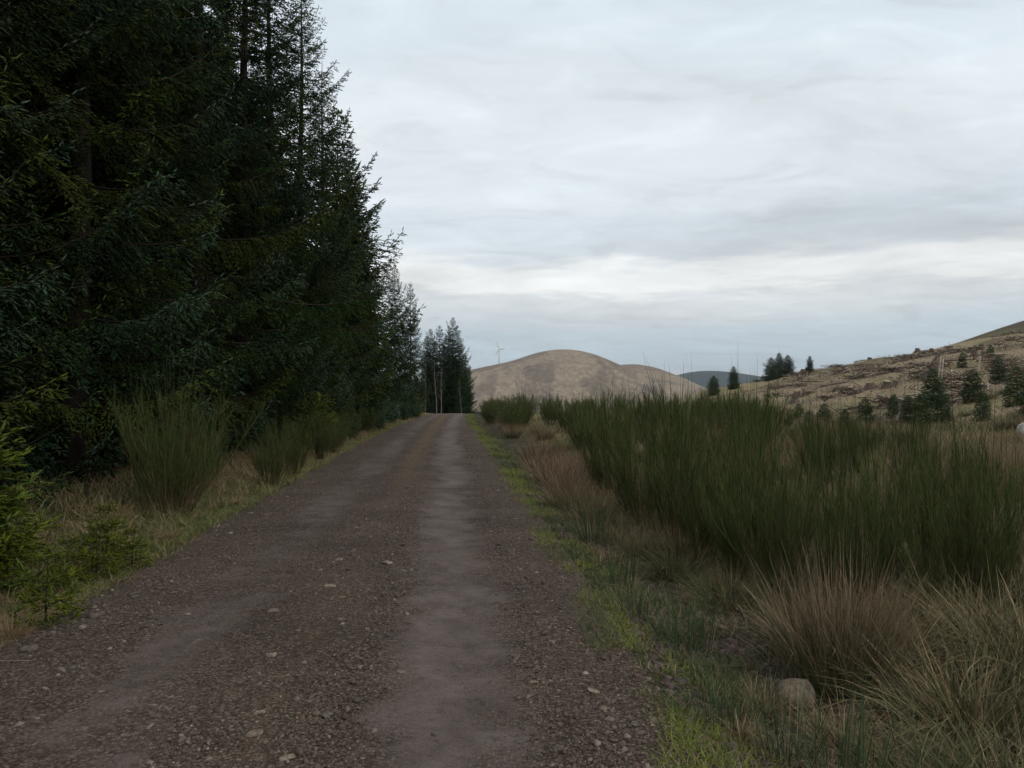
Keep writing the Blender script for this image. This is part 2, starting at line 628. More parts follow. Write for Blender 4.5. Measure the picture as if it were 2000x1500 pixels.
litter = np.exp(-((lat + 0.02) / 0.36) ** 2) * (0.55 + 0.45 * sstep(8, 20, TY)) + 0.5 * np.exp(-((lat - 1.5) / 0.3) ** 2) + 0.45 * np.exp(-((lat + 1.6) / 0.35) ** 2)
tcol = np.stack([rut, litter, np.zeros_like(rut)], -1).reshape(-1, 3)
n1, n2 = TU.shape
idx = np.arange(n1 * n2).reshape(n1, n2)
quads = np.stack([idx[:-1, :-1], idx[:-1, 1:], idx[1:, 1:], idx[1:, :-1]], -1).reshape(-1, 4)
tag(obj("track", mesh("track", np.stack([TX, TY, TZ], -1).reshape(-1, 3), quads, track_material(), tcol, True)),
    "brown stony forest track with two worn wheel ruts", "track", kind="structure")


def track_z(x, y):
    l = np.asarray(x) - road_c(y)
    r = np.maximum(np.exp(-((l - 0.86) / 0.36) ** 4), 0.92 * np.exp(-((l + 0.82) / 0.34) ** 4))
    return height(x, y) + 0.004 + 0.035 * np.clip(1 - (np.abs(l) / 2.1) ** 2, 0, 1) - 0.030 * r


# ------------------------------------------------------------------ far hills
def hill(name, label, prof, d, depth, base, mat, rough=0.05, seed=0, n=90):
    """a ridge whose crest runs across the view at distance d: prof = (lateral m, crest height m)."""
    xs = np.array([p[0] for p in prof], float)
    zs = np.array([p[1] for p in prof], float)
    x = np.linspace(xs[0], xs[-1], n)
    z = np.interp(x, xs, zs)
    k = max(2, n // 45)
    z = np.convolve(np.pad(z, k, mode="edge"), np.ones(2 * k + 1) / (2 * k + 1), mode="valid")
    v = np.linspace(-1, 1, 61)
    Xh, Vh = np.meshgrid(x, v)
    f = np.cos(np.clip(np.abs(Vh), 0, 1) * pi / 2) ** 1.35
    Zh = base + (z[None] - base) * f
    Yh = d + Vh * depth
    size = zs.max() - base
    Zh = Zh + size * rough * (fbm(Xh, Yh * 0.6, size * 1.3, seed, 5) - 0.5) * np.clip(f * 1.6, 0, 1) * (0.25 + 0.75 * np.abs(Vh) ** 0.5)
    a, b = Xh.shape
    ii = np.arange(a * b).reshape(a, b)
    q = np.stack([ii[:-1, :-1], ii[:-1, 1:], ii[1:, 1:], ii[1:, :-1]], -1).reshape(-1, 4)
    o = obj(name, mesh(name, np.stack([Xh, Yh, Zh], -1).reshape(-1, 3), q, mat, None, True))
    tag(o, label, "hill", kind="structure")
    return o


def crest(pts, d):
    return [(px(a, d), EYE + (770 - b) / 1500.0 * d) for a, b in pts]


M_HILL = hill_material("dead_grass_hill", (0.218, 0.174, 0.128), (0.112, 0.090, 0.070), (0.078, 0.064, 0.060), 0.019, (1.0, 0.34, 0.8))
M_HILL2 = hill_material("dead_grass_hill_far", (0.210, 0.160, 0.110), (0.15, 0.112, 0.080), (0.13, 0.10, 0.08), 0.012, (1, 1, 2))
M_FOREST = hill_material("conifer_forest_hill", (0.016, 0.032, 0.026), (0.010, 0.022, 0.020), (0.02, 0.034, 0.028), 0.03)
M_HEATH = hill_material("heath_slope", (0.085, 0.073, 0.035), (0.050, 0.046, 0.028), (0.060, 0.045, 0.038), 0.05)
D = 1100
hill("hill", "rounded bare tan hill beyond the end of the track",
     crest([(640, 800), (780, 762), (860, 735), (930, 721), (1000, 706), (1045, 690), (1075, 684.5), (1100, 683.5), (1140, 689), (1180, 705), (1205, 718), (1240, 731),
            (1290, 744), (1330, 754), (1365, 768), (1420, 785)], D), D, 420, -14, M_HILL, 0.06, 3, 150)
D = 1500
hill("hill", "smaller tan shoulder behind the rounded hill",
     crest([(1060, 770), (1130, 735), (1190, 717), (1215, 712), (1240, 711), (1275, 717), (1315, 733), (1352, 752), (1400, 780)], D), D, 300, -14, M_HILL2, 0.04, 9, 80)
D = 2000
hill("hill", "low ridge under the wind turbine",
     crest([(760, 800), (850, 745), (930, 724), (975, 719), (1030, 722), (1100, 745), (1180, 790)], D), D, 420, -14, M_HILL2, 0.03, 19, 70)
D = 2600
hill("hill", "dark conifer covered hill on the skyline",
     crest([(1180, 790), (1260, 752), (1310, 736), (1350, 726), (1380, 724), (1420, 727), (1470, 735), (1520, 745), (1580, 756), (1660, 772), (1750, 790)], D), D, 600, -14, M_FOREST, 0.03, 29, 90)
D = 3200
hill("hill", "pale distant moor hill beside the felled slope",
     crest([(1420, 790), (1520, 735), (1580, 721), (1630, 717), (1670, 719), (1760, 735), (1900, 770), (2000, 800)], D), D, 700, -14, M_HILL2, 0.03, 37, 90)
D = 330
hill("hill", "dark heath hill rising behind the felled slope",
     crest([(1560, 800), (1640, 762), (1700, 735), (1760, 716), (1820, 689), (1870, 675), (1930, 655), (2000, 630), (2100, 598), (2250, 570), (2400, 566), (2600, 590), (2900, 700), (3200, 820)], D),
     D, 150, -16, M_HEATH, 0.05, 47, 120)

# wind turbine
D = 2000.0
tx, hubz = px(975, D), EYE + (770 - 682) / 1500 * D
tbase = hubz - 52.0
turb = thing("wind_turbine", "pale grey three bladed wind turbine behind the rounded hill", "wind turbine", (tx, D, tbase), 0.0, (0.85, 0.85, 1.0))
WHT = (0.50, 0.52, 0.54)
b = MB()
b.tube([(0, 0, -10), (0, 0, 20), (0, 0, 51)], [2.6, 2.2, 1.6], WHT, 12)
obj("tower", b.build("tower", M_TURB, True), turb)
b = MB()
b.tube([(0, -3.4, 52), (0, -2.6, 52), (0, 2, 52), (0, 5.2, 52), (0, 5.6, 52)], [0.9, 1.5, 1.7, 1.4, 0.6], WHT, 10)
obj("nacelle", b.build("nacelle", M_TURB, True), turb)
b = MB()
b.tube([(0, -5.6, 52), (0, -4.8, 52), (0, -3.5, 52)], [0.3, 1.0, 1.25], WHT, 10)
hub = obj("hub", b.build("hub", M_TURB, True), turb)
for ang in (113, 2, -125):
    b = MB()
    a = radians(ang)
    dv = np.array([cos(a), 0, sin(a)])
    pv = np.array([-sin(a), 0, cos(a)])
    vv, ff = [], []
    for k, (t, w) in enumerate(((0.0, 0.6), (0.06, 0.7), (0.2, 1.5), (0.5, 1.15), (0.8, 0.75), (1.0, 0.2))):
        c = np.array([0, -4.6 - 0.4 * t, 52]) + dv * (0.8 + t * 21.5)
        th = 0.5 * (1 - t) + 0.06
        vv += [c - pv * w, c + np.array([0, -th, 0]), c + pv * w, c + np.array([0, th, 0])]
        if k:
            for j in range(4):
                p0, p1 = (k - 1) * 4 + j, (k - 1) * 4 + (j + 1) % 4
                ff += [(p0, p1, p1 + 4), (p0, p1 + 4, p0 + 4)]
    b.add(vv, ff, WHT)
    obj("blade", b.build("blade", M_TURB, True), hub)


# ------------------------------------------------------------------ spruce trees
def norm(v):
    return v / (np.linalg.norm(v, axis=-1, keepdims=True) + 1e-9)


def needles(p0, dr, ln, tint, rng, nn, nlen, wf=0.8):
    """bottle-brush shoots: a needled spindle with nn thin blades standing off it."""
    n = len(p0)
    ref = np.where(np.abs(dr[:, 2:3]) > 0.9, np.array([[1.0, 0, 0]]), np.array([[0, 0, 1.0]]))
    u = norm(np.cross(dr, ref))
    w = np.cross(dr, u)
    # spindle
    a3 = rng.uniform(0, 6.28, (n, 1)) + np.array([[0, 2.094, 4.189]])
    ring = (u[:, None] * np.cos(a3)[..., None] + w[:, None] * np.sin(a3)[..., None]) * (nlen * 0.62 * rng.uniform(0.8, 1.2, (n, 1)))[..., None]
    mid = p0 + dr * (ln * 0.42)[:, None]
    tip = p0 + dr * ln[:, None]
    V1 = np.concatenate([p0[:, None], mid[:, None] + ring, tip[:, None]], 1)
    F1 = np.array([[0, 2, 1], [0, 3, 2], [0, 1, 3], [1, 2, 4], [2, 3, 4], [3, 1, 4]])
    F1 = (np.arange(n)[:, None, None] * 5 + F1[None]).reshape(-1, 3)
    C1 = np.repeat(tint[:, None], 5, 1) * np.array([0.8, 0.95, 0.95, 0.95, 1.25])[None, :, None]
    if nn == 0:
        return V1.reshape(-1, 3), F1, C1.reshape(-1, 3)
    k = np.arange(nn)
    s = (k + rng.uniform(0, 1, (n, nn))) / nn
    th = 2.4 * k[None] + rng.uniform(0, 6.28, (n, 1))
    rad = u[:, None] * np.cos(th)[..., None] + w[:, None] * np.sin(th)[..., None]
    ctr = p0[:, None] + dr[:, None] * (s * ln[:, None] * 0.9)[..., None]
    hw = np.minimum(ln[:, None] / nn * wf * 0.5, nlen * 0.22)[..., None]
    L = nlen * rng.uniform(0.75, 1.2, (n, nn))[..., None]
    a = ctr - dr[:, None] * hw
    bb = ctr + dr[:, None] * hw
    tp = ctr + rad * L + dr[:, None] * (L * 0.95)
    v = np.stack([a, bb, tp], 2).reshape(-1, 3)
    f = np.arange(len(v)).reshape(-1, 3)
    g = tint[:, None, :] * (0.85 + 0.3 * s[..., None])
    c = np.repeat(g[:, :, None, :], 3, 2)
    c[:, :, 2] *= 1.25
    return np.vstack([V1.reshape(-1, 3), v]), np.vstack([F1, f + 5 * n]), np.vstack([C1.reshape(-1, 3), c.reshape(-1, 3)])


PAL_A = np.array([[0.018, 0.034, 0.011], [0.023, 0.040, 0.010], [0.016, 0.034, 0.018], [0.028, 0.040, 0.009]])
PAL_TIP = np.array([[0.056, 0.096, 0.068], [0.046, 0.078, 0.022], [0.056, 0.084, 0.016]])
PAL_Y = np.array([[0.078, 0.100, 0.011], [0.098, 0.120, 0.010], [0.060, 0.090, 0.016]])
PAL_YT = np.array([[0.150, 0.172, 0.018], [0.115, 0.150, 0.032]])


def spruce(name, Ht, R, seed, st_b=0.085, st_t=0.15, st_s=0.10, nn=7, nlen=0.028, shl=0.13, low=0.5, pal=PAL_A, palt=PAL_TIP, mat=None, power=0.72, up=1.0, inner=0.28, dead=True, glau=0.3, plume=0.5, weep=0.38, mess=0.16, gap=1.0, low_f=0.72):
    rng = np.random.default_rng(seed)
    P, DR, LN, TT = [], [], [], []
    wood = MB()
    zb = low
    brown = np.array([0.024, 0.018, 0.014])
    todo = []
    while zb < Ht * 0.985:
        nw = 6 if zb < Ht * 0.9 else 5
        a0 = rng.uniform(0, 6.28)
        for k in range(nw):
            todo.append((zb + rng.normal(0, st_b * 0.9), a0 + k * 2 * pi / nw + rng.normal(0, 0.18)))
        zb += st_b * 6 * gap * rng.uniform(0.75, 1.25) * (1.0 if zb < Ht * 0.8 else 0.75)
    for zb, az in todo:
        rel = min(max(zb / Ht, 0.0), 0.99)
        L = R * (1 - rel) ** power * rng.uniform(0.58, 1.15) * (low_f + (1 - low_f) * min(1, rel / 0.28)) + 0.05
        if rng.random() < 0.15:
            L *= 1.32
        ts = 1.0 - 0.5 * float(sstep(0.72, 0.97, rel))
        dh = np.array([cos(az), sin(az), 0])
        a = (-0.34 + 0.90 * rel ** 1.3) * up + rng.normal(0, 0.10)
        bq = (0.52 - 0.15 * rel) * rng.uniform(0.6, 1.35)
        tt = np.linspace(0, 1, 7)
        base = np.array([0, 0, zb])
        fwd = (1 - 0.12 * tt ** 2) * tt

        def cur(t):
            t = np.asarray(t)[..., None]
            return base + dh * L * t * (1 - 0.12 * t ** 2) + np.array([0, 0, 1.0]) * L * (a * t + bq * t ** 2)

        def tan(t):
            t = np.asarray(t)[..., None]
            return norm(dh * (1 - 0.36 * t ** 2) + np.array([0, 0, 1.0]) * (a + 2 * bq * t))
        r0 = 0.004 + 0.0065 * L
        wood.tube(cur(tt), r0 * (1 - 0.85 * tt), brown * rng.uniform(0.7, 1.3), 4, False)
        btint = pal[rng.integers(len(pal))] * rng.uniform(0.5, 1.4)
        ttint = palt[rng.integers(len(palt))]
        if rng.random() < glau:
            ttint = palt[0]
        # twigs
        t0 = inner if rel < 0.75 else 0.12
        tw = np.arange(t0, 0.985, st_t / max(L, 0.2) * (0.5))
        tw = np.clip(tw + rng.uniform(-0.02, 0.02, len(tw)), 0.05, 0.99)
        sd = np.where(np.arange(len(tw)) % 2 == 0, 1.0, -1.0)
        lat = np.array([-dh[1], dh[0], 0])
        tb, td = cur(tw), tan(tw)
        ang = rng.uniform(0.75, 1.1, len(tw))
        hang = rng.normal(-weep, 0.28, len(tw)) * (1.0 if rel < 0.6 else 0.55 if rel < 0.8 else 0.3)
        tdir = norm(td * np.cos(ang)[:, None] + lat[None] * (np.sin(ang) * sd)[:, None] + np.array([[0, 0, 1.0]]) * hang[:, None])
        tl = np.clip((plume * L * (1 - tw) ** 1.2 + 0.14 * ts) * rng.uniform(0.65, 1.2, len(tw)), 0.06, 0.85)
        for i in range(len(tw)):
            m = max(1, int(tl[i] / st_s))
            ss = (np.arange(m) + rng.uniform(0.2, 0.9, m)) / m
            ss = np.concatenate([ss, ss * 0.96, [0.98]])
            side = np.concatenate([np.ones(m), -np.ones(m), [0.0]])
            droop = -0.22 * tl[i] * ss ** 2
            pp = tb[i] + tdir[i] * (tl[i] * ss)[:, None]
            pp[:, 2] += droop
            perp = np.cross(tdir[i], np.array([0, 0, 1.0]))
            dd = tdir[i][None] * 0.72 + perp[None] * (0.66 * side)[:, None] + rng.normal(0, mess, (len(ss), 3)) + np.array([[0, 0, -0.08]])
            P.append(pp)
            DR.append(norm(dd))
            LN.append(shl * ts * rng.uniform(0.65, 1.25, len(ss)))
            tipness = np.clip((tw[i] - 0.40) * 1.4 * ss, 0, 1)[:, None] * rng.uniform(0.7, 1.0, (len(ss), 1))
            TT.append((btint * (1 - tipness) + ttint * tipness) * rng.uniform(0.88, 1.14, (len(ss), 1)))
        # leader end of the branch
        te = np.linspace(0.72, 1.0, 6)
        P.append(cur(te))
        DR.append(norm(tan(te) + rng.normal(0, 0.25, (6, 3))))
        LN.append(np.full(6, shl * ts * 1.2))
        TT.append(np.repeat(ttint[None], 6, 0) * rng.uniform(0.8, 1.2, (6, 1)))
    # top leader
    zt = np.linspace(Ht - 0.9, Ht, 14)
    P.append(np.stack([zt * 0, zt * 0, zt], 1))
    DR.append(norm(np.stack([rng.normal(0, 0.4, 14), rng.normal(0, 0.4, 14), np.ones(14)], 1)))
    LN.append(np.full(14, shl * 0.5))
    TT.append(np.repeat(pal[:1], 14, 0))
    P, DR, LN, TT = np.vstack(P), np.vstack(DR), np.concatenate(LN), np.vstack(TT)
    v, f, c = needles(P, DR, LN, TT, rng, nn, nlen)
    crown = mesh(name + "_crown", v, f, mat or M_NEEDLE, c)
    limbs = wood.build(name + "_limb", M_BARK, True)
    t = MB()
    hz = np.linspace(-0.3, Ht, 10)
    r0 = 0.013 * Ht + 0.006
    t.tube(np.stack([0.03 * np.sin(hz), 0.03 * np.cos(hz * 0.7), hz], 1), np.maximum(r0 * (1 - hz / Ht), 0.004) * np.where(hz < 0, 1.35, 1.0), (0.026, 0.021, 0.017), 9)
    trunk = t.build(name + "_trunk", M_BARK, True)
    return [("trunk", trunk), ("branchwork", limbs), ("crown", crown)]


NEAR = [spruce("spruce_a", 16.0, 3.7, 101, 0.105, 0.092, 0.068, 1, 0.024, 0.125, power=0.80, inner=0.06, plume=0.28, weep=0.60, mess=0.15, gap=1.15, low_f=0.5),
        spruce("spruce_b", 15.0, 3.5, 202, 0.102, 0.092, 0.068, 1, 0.024, 0.125, power=0.80, inner=0.06, glau=0.55, plume=0.28, weep=0.60, mess=0.15, gap=1.15, low_f=0.5)]
MID = [spruce("spruce_c", 12.0, 3.2, 303, 0.080, 0.13, 0.105, 0, 0.040, 0.20, power=0.80, inner=0.08, plume=0.32, weep=0.45, low_f=0.6),
       spruce("spruce_d", 12.0, 3.0, 404, 0.085, 0.13, 0.105, 0, 0.040, 0.20, power=0.80, inner=0.08, plume=0.32, weep=0.45, low_f=0.6)]
FAR = spruce("spruce_e", 6.0, 2.0, 505, 0.036, 0.15, 0.11, 0, 0.040, 0.17, low=0.1, power=0.80, inner=0.05)
YOUNG = [spruce("young_spruce_a", 2.2, 0.95, 606, 0.034, 0.10, 0.075, 2, 0.026, 0.12, low=0.06, power=0.85, pal=PAL_A * 1.3, up=0.8, inner=0.1),
         spruce("young_spruce_b", 2.4, 0.85, 707, 0.038, 0.10, 0.075, 2, 0.026, 0.12, low=0.06, power=0.8, pal=PAL_A * 1.3, up=0.8, inner=0.1)]
SAP = [spruce("sapling_a", 1.5, 0.80, 808, 0.034, 0.095, 0.085, 9, 0.019, 0.125, low=0.03, power=0.75, mess=0.09, weep=0.15, pal=PAL_Y * 0.66, palt=PAL_YT * 0.75, mat=M_YOUNG, up=0.7, inner=0.08, glau=0.0),
       spruce("sapling_b", 0.75, 0.34, 909, 0.040, 0.085, 0.080, 9, 0.016, 0.10, low=0.05, power=0.7, mess=0.08, weep=0.1, pal=PAL_Y * 0.65, palt=PAL_YT * 0.6, mat=M_YOUNG, up=0.9, inner=0.08, glau=0.3)]

ORD = ["first", "second", "third", "fourth", "fifth", "sixth", "seventh", "eighth", "ninth", "tenth", "eleventh", "twelfth", "thirteenth",
       "fourteenth", "fifteenth", "sixteenth", "seventeenth", "eighteenth", "nineteenth", "twentieth"]
rng = np.random.default_rng(5)
# edge row along the track: (distance, lateral, height, set)
row = [(4.6, -7.0, 15.5, 0), (7.2, -6.9, 15.0, 1), (9.6, -7.2, 16.0, 0), (12.0, -6.8, 16.0, 1), (14.4, -7.0, 15.0, 0), (16.8, -6.9, 16.5, 1), (19.4, -6.8, 16.0, 0),
       (22.0, -7.0, 16.0, 1), (25.0, -6.9, 15.4, 0), (28.2, -7.0, 13.8, 1), (31.5, -7.2, 13.2, 2), (35.0, -7.4, 12.4, 3), (38.5, -8.3, 11.9, 2), (42.0, -8.7, 11.3, 3),
       (45.5, -9.3, 10.6, 2), (49.0, -9.6, 9.8, 3), (52.0, -7.95, 10.3, 2), (57.5, -7.6, 10.0, 3)]
for i, (d, x, h, k) in enumerate(row):
    parts = NEAR[k] if k < 2 else MID[k - 2]
    h0 = (16.0, 15.0, 12.0, 12.0)[k]
    s = h / h0
    lab = f"tall dark spruce beside the track, {ORD[i]} of the edge row counting from the camera"
    if d == 52.0:
        lab = "pointed spruce with a clear dark top near the far end of the row"
    if d == 57.5:
        lab = "last spruce of the row, slim tapering top against the sky"
    thing("spruce_tree", lab, "tree", (x, d, H1(x, d) - 0.05), rng.uniform(0, 6.28), (s * rng.uniform(0.96, 1.06) * (1.0 if d < 30 else 1.08 if d < 40 else 0.86 if d < 50 else 0.68),) * 2 + (s,), "edge row of spruces", parts)
# rows behind the edge
for r_, (dx, n0) in enumerate(((-2.7, 0), (-5.2, 1))):
    d = 2.5 + r_
    while d < 62:
        x = np.interp(d, [0, 25, 40, 60], [-6.9, -6.9, -8.6, -10.2]) + dx + rng.normal(0, 0.25)
        h = np.interp(d, [0, 26, 36, 45, 62], [15.0, 14.5, 12.0, 10.2, 9.0]) * rng.uniform(0.9, 1.03)
        k = int(rng.integers(2))
        thing("spruce_tree", "dark spruce in the shaded rows behind the roadside spruces", "tree", (x, d, H1(x, d) - 0.05), rng.uniform(0, 6.28),
              (h / 12.0,) * 3, "inner rows of spruces", MID[k])
        d += rng.uniform(3.0, 3.9)
for d, x, h in ((10.8, -9.2, 15.6), (13.2, -9.0, 15.8), (15.6, -9.2, 15.4), (18.2, -8.9, 15.6), (20.8, -9.0, 15.0), (23.6, -9.1, 14.4), (26.6, -9.0, 13.2)):
    thing("spruce_tree", "dark spruce filling in close behind the tall edge row", "tree", (x, d, H1(x, d) - 0.05), rng.uniform(0, 6.28), (h / (16.0, 15.0)[int(d) % 2],) * 3, "inner rows of spruces", NEAR[int(d) % 2])
# stand across the bend
for d, x, h, k, lab in ((82, -6.3, 10.6, 0, "tallest dark spruce of the stand where the track bends away"),
                        (84, -7.9, 10.1, 1, "spruce with a ragged top just left of the tallest at the bend"),
                        (81, -8.6, 9.2, 0, "shorter spruce at the left of the stand at the bend"),
                        (87, -9.6, 9.2, 1, "spruce filling the gap behind the stand at the bend"),
                        (79, -4.9, 5.6, 1, "low broad spruce at the right foot of the stand at the bend"),
                        (86, -5.2, 7.2, 1, "spruce sloping down behind the right side of the tallest at the bend"),
                        (85, -7.0, 9.6, 1, "spruce close behind the gap between the two highest at the bend"),
                        (90, -6.2, 9.4, 0, "spruce hidden behind the tallest one at the bend")):
    s = h / 12.0
    thing("spruce_tree", lab, "tree", (x, d, H1(x, d) - 0.05), rng.uniform(0, 6.28), (s * 1.0, s * 1.0, s), "spruces at the bend", MID[k])

# small trees on the skyline right of centre
for pxx, ybase, ytop, d, w, lab in ((1506, 742, 697, 100, 1.5, "left and broadest spruce of the skyline clump"), (1522, 742, 688, 103, 1.15, "tall thin spruce in the middle of the skyline clump"),
                                    (1539, 741, 692, 101, 1.45, "right hand spruce of the skyline clump"), (1582, 740, 699, 99, 1.05, "small lone spruce right of the skyline clump"),
                                    (1433, 752, 714, 97, 1.1, "single dark spruce left of the skyline clump"), (1394, 757, 732, 95, 1.5, "low round conifer at the left end of the skyline trees")):
    x = px(pxx, d)
    zt = EYE + (770 - ytop) / 1500 * d
    zb = H1(x, d)
    h = max(2.2, zt - zb)
    s = h / 6.0
    thing("spruce_tree", lab, "tree", (x, d, zb - 0.1), rng.uniform(0, 6.28), (s * w, s * w, s), "skyline spruces", FAR)

# young spruces on the felled slope
yl = [(1610, 34, 1.7), (1650, 30, 1.5), (1690, 37, 2.0), (1745, 40, 2.0), (1775, 36, 2.1), (1800, 31, 2.3), (1822, 42, 3.2), (1838, 35, 2.3), (1900, 40, 2.5),
      (1918, 34, 2.0), (1950, 44, 2.3), (1985, 36, 2.8), (2010, 31, 2.2), (1560, 46, 1.6), (1880, 60, 1.8), (1935, 66, 1.9), (1580, 33, 1.3)]
wheres = ["low", "squat", "bushy", "thin", "rounded", "broad", "leaning", "tall", "full", "small", "dense"]
for i, (p_, d, h) in enumerate(yl):
    x = px(p_, d)
    lab = f"young green spruce on the felled slope, {ORD[sum(q[0] < p_ for q in yl) % 20] if sum(q[0] < p_ for q in yl) < 20 else 'one of the last'} from the left"
    if p_ == 1822:
        lab = "tallest young spruce standing in front of the felled slope"
    if p_ == 1985:
        lab = "tall young spruce at the far right on the felled slope"
    if p_ == 1900:
        lab = "pointed young spruce right of the tallest one on the slope"
    k = i % 2
    s = 0.68 * h / (2.2, 2.4)[k]
    thing("young_spruce", lab, "tree", (x, d, H1(x, d) - 0.05), rng.uniform(0, 6.28), (s * 1.05, s * 1.05, s), "young spruces on the felled slope", YOUNG[k])

# saplings on the left verge
for x, d, h, k, lab in ((-4.35, 6.1, 1.35, 0, "bright yellow green young spruce at the left edge above the verge"),
                        (-4.55, 6.9, 0.75, 0, "spreading young spruce just behind the bright one on the left verge"),
                        (-4.05, 6.1, 0.55, 0, "low green spruce sapling among dead grass at the left edge"),
                        (-3.62, 6.75, 0.46, 1, "small upright spruce sapling close to the track on the left"),
                        (-3.48, 7.05, 0.36, 1, "tiny spruce sapling nearest the stony edge on the left"),
                        (-3.66, 6.35, 0.40, 1, "short blue green sapling second along the left verge"),
                        (-3.22, 5.35, 0.48, 1, "thin stemmed sapling standing alone at the lower left edge"),
                        (-3.95, 7.5, 0.50, 1, "sapling half hidden in dead grass below the left spruces"),
                        (-5.6, 21.5, 1.6, 0, "waist high spruce between the broom and the tall row")):
    h0 = (1.5, 0.75)[k]
    s = h / h0
    thing("spruce_sapling", lab, "sapling", (x, d, H1(x, d) - 0.02), rng.uniform(0, 6.28), s, "saplings on the left verge", SAP[k])
for x, d, h in ((-6.2, 27.0, 2.3), (-6.4, 34, 2.4), (-6.9, 41, 2.4), (-7.0, 47, 2.6), (-6.9, 52, 2.2)):
    thing("young_spruce", f"young spruce in front of the tall row {['at the broom', 'halfway along', 'past halfway', 'near the far end', 'by the bare birches'][[27.0, 34, 41, 47, 52].index(d)]}",
          "tree", (x, d, H1(x, d)), rng.uniform(0, 6.28), h / 2.2, "young spruces under the tall row", YOUNG[0])


# bare birch saplings at the bend
def birch(name, Ht, seed, lean):
    r = np.random.default_rng(seed)
    t = MB()
    hz = np.linspace(-0.1, 1, 9)
    pts = np.stack([lean * hz * Ht + 0.04 * np.sin(hz * 7), 0.03 * np.cos(hz * 5), hz * Ht], 1)
    t.tube(pts, 0.042 * (1 - 0.85 * np.clip(hz, 0, 1)), (0.13, 0.112, 0.095), 6)
    tw = MB()
    for k in range(16):
        h = r.uniform(0.3, 0.97)
        az = r.uniform(0, 6.28)
        p0 = np.array([lean * h * Ht, 0, h * Ht])
        L = r.uniform(0.4, 1.0) * (1.15 - h)
        q = np.linspace(0, 1, 4)[:, None]
        tw.tube(p0 + np.array([cos(az), sin(az), 0]) * L * q * 0.6 + np.array([0, 0, 1.0]) * L * (q * 0.9), 0.012 * (1 - 0.8 * q[:, 0]), (0.16, 0.12, 0.10), 3, False)
    return [("trunk", t.build(name + "_trunk", M_BIRCH, True)), ("branchwork", tw.build(name + "_twig", M_BIRCH))]


BIR = [birch("birch_a", 4.2, 1, 0.02), birch("birch_b", 4.6, 2, -0.05)]
for p_, d, h, k, lab in ((830, 66, 3.6, 0, "bare pale birch stem at the left of the dark stand"), (853, 72, 4.9, 1, "tall bare birch leaning in front of the stand at the bend"),
                         (861, 73, 4.7, 0, "slim straight bare birch beside the leaning one"), (901, 75, 3.6, 1, "bare birch stem before the tallest spruce at the bend")):
    x = px(p_, d)
    thing("birch_sapling", lab, "tree", (x, d, H1(x, d) - 0.1), rng.uniform(-0.4, 0.4), h / 4.3, "bare birches at the bend", BIR[k])


# ------------------------------------------------------------------ blades: grass, rush and broom
def blades(base, az, lean, length, width, droop, cb, ct, segs=3, rng=RNG, twist=None, bend=None):
    n = len(base)
    ba = az if bend is None else bend
    bh = np.stack([np.cos(ba), np.sin(ba), np.zeros(n)], 1)
    dh = np.stack([np.cos(az), np.sin(az), np.zeros(n)], 1)
    d0 = dh * np.sin(lean)[:, None] + np.array([[0, 0, 1.0]]) * np.cos(lean)[:, None]
    ta = az + pi / 2 if twist is None else twist
    sd = np.stack([np.cos(ta), np.sin(ta), np.zeros(n)], 1)
    V, C = [], []
    for k in range(segs + 1):
        t = k / segs
        p = base + d0 * (length * t)[:, None] + bh * (length * droop * 0.7 * t ** 2)[:, None]
        p[:, 2] -= length * droop * 0.75 * t ** 2.2
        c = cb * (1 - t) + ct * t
        if k < segs:
            wv = sd * (width * 0.5 * (1 - 0.75 * t ** 1.4))[:, None]
            V += [p - wv, p + wv]
            C += [c, c]
        else:
            V.append(p)
            C.append(c)
    m = 2 * segs + 1
    V = np.stack(V, 1).reshape(-1, 3)
    C = np.stack(C, 1).reshape(-1, 3)
    fs = []
    for k in range(segs - 1):
        a = 2 * k
        fs += [(a, a + 1, a + 3), (a, a + 3, a + 2)]
    a = 2 * (segs - 1)
    fs.append((a, a + 1, a + 2))
    F = (np.arange(n)[:, None, None] * m + np.array(fs)[None]).reshape(-1, 3)
    return V, F, C


def pick(rng, pal, n, lo=0.75, hi=1.25):
    pal = np.asarray(pal)
    return pal[rng.integers(len(pal), size=n)] * rng.uniform(lo, hi, (n, 1))


TAN = np.array([[0.25, 0.182, 0.095], [0.20, 0.140, 0.074], [0.29, 0.225, 0.13], [0.17, 0.108, 0.062]])
PINK = np.array([[0.225, 0.150, 0.092], [0.165, 0.110, 0.070], [0.26, 0.19, 0.12]])
GRN = np.array([[0.055, 0.085, 0.028], [0.045, 0.075, 0.030], [0.075, 0.100, 0.030]])
LIME = np.array([[0.145, 0.175, 0.030], [0.110, 0.155, 0.028], [0.175, 0.180, 0.040]])
RUSH = np.array([[0.030, 0.058, 0.022], [0.045, 0.075, 0.030]])


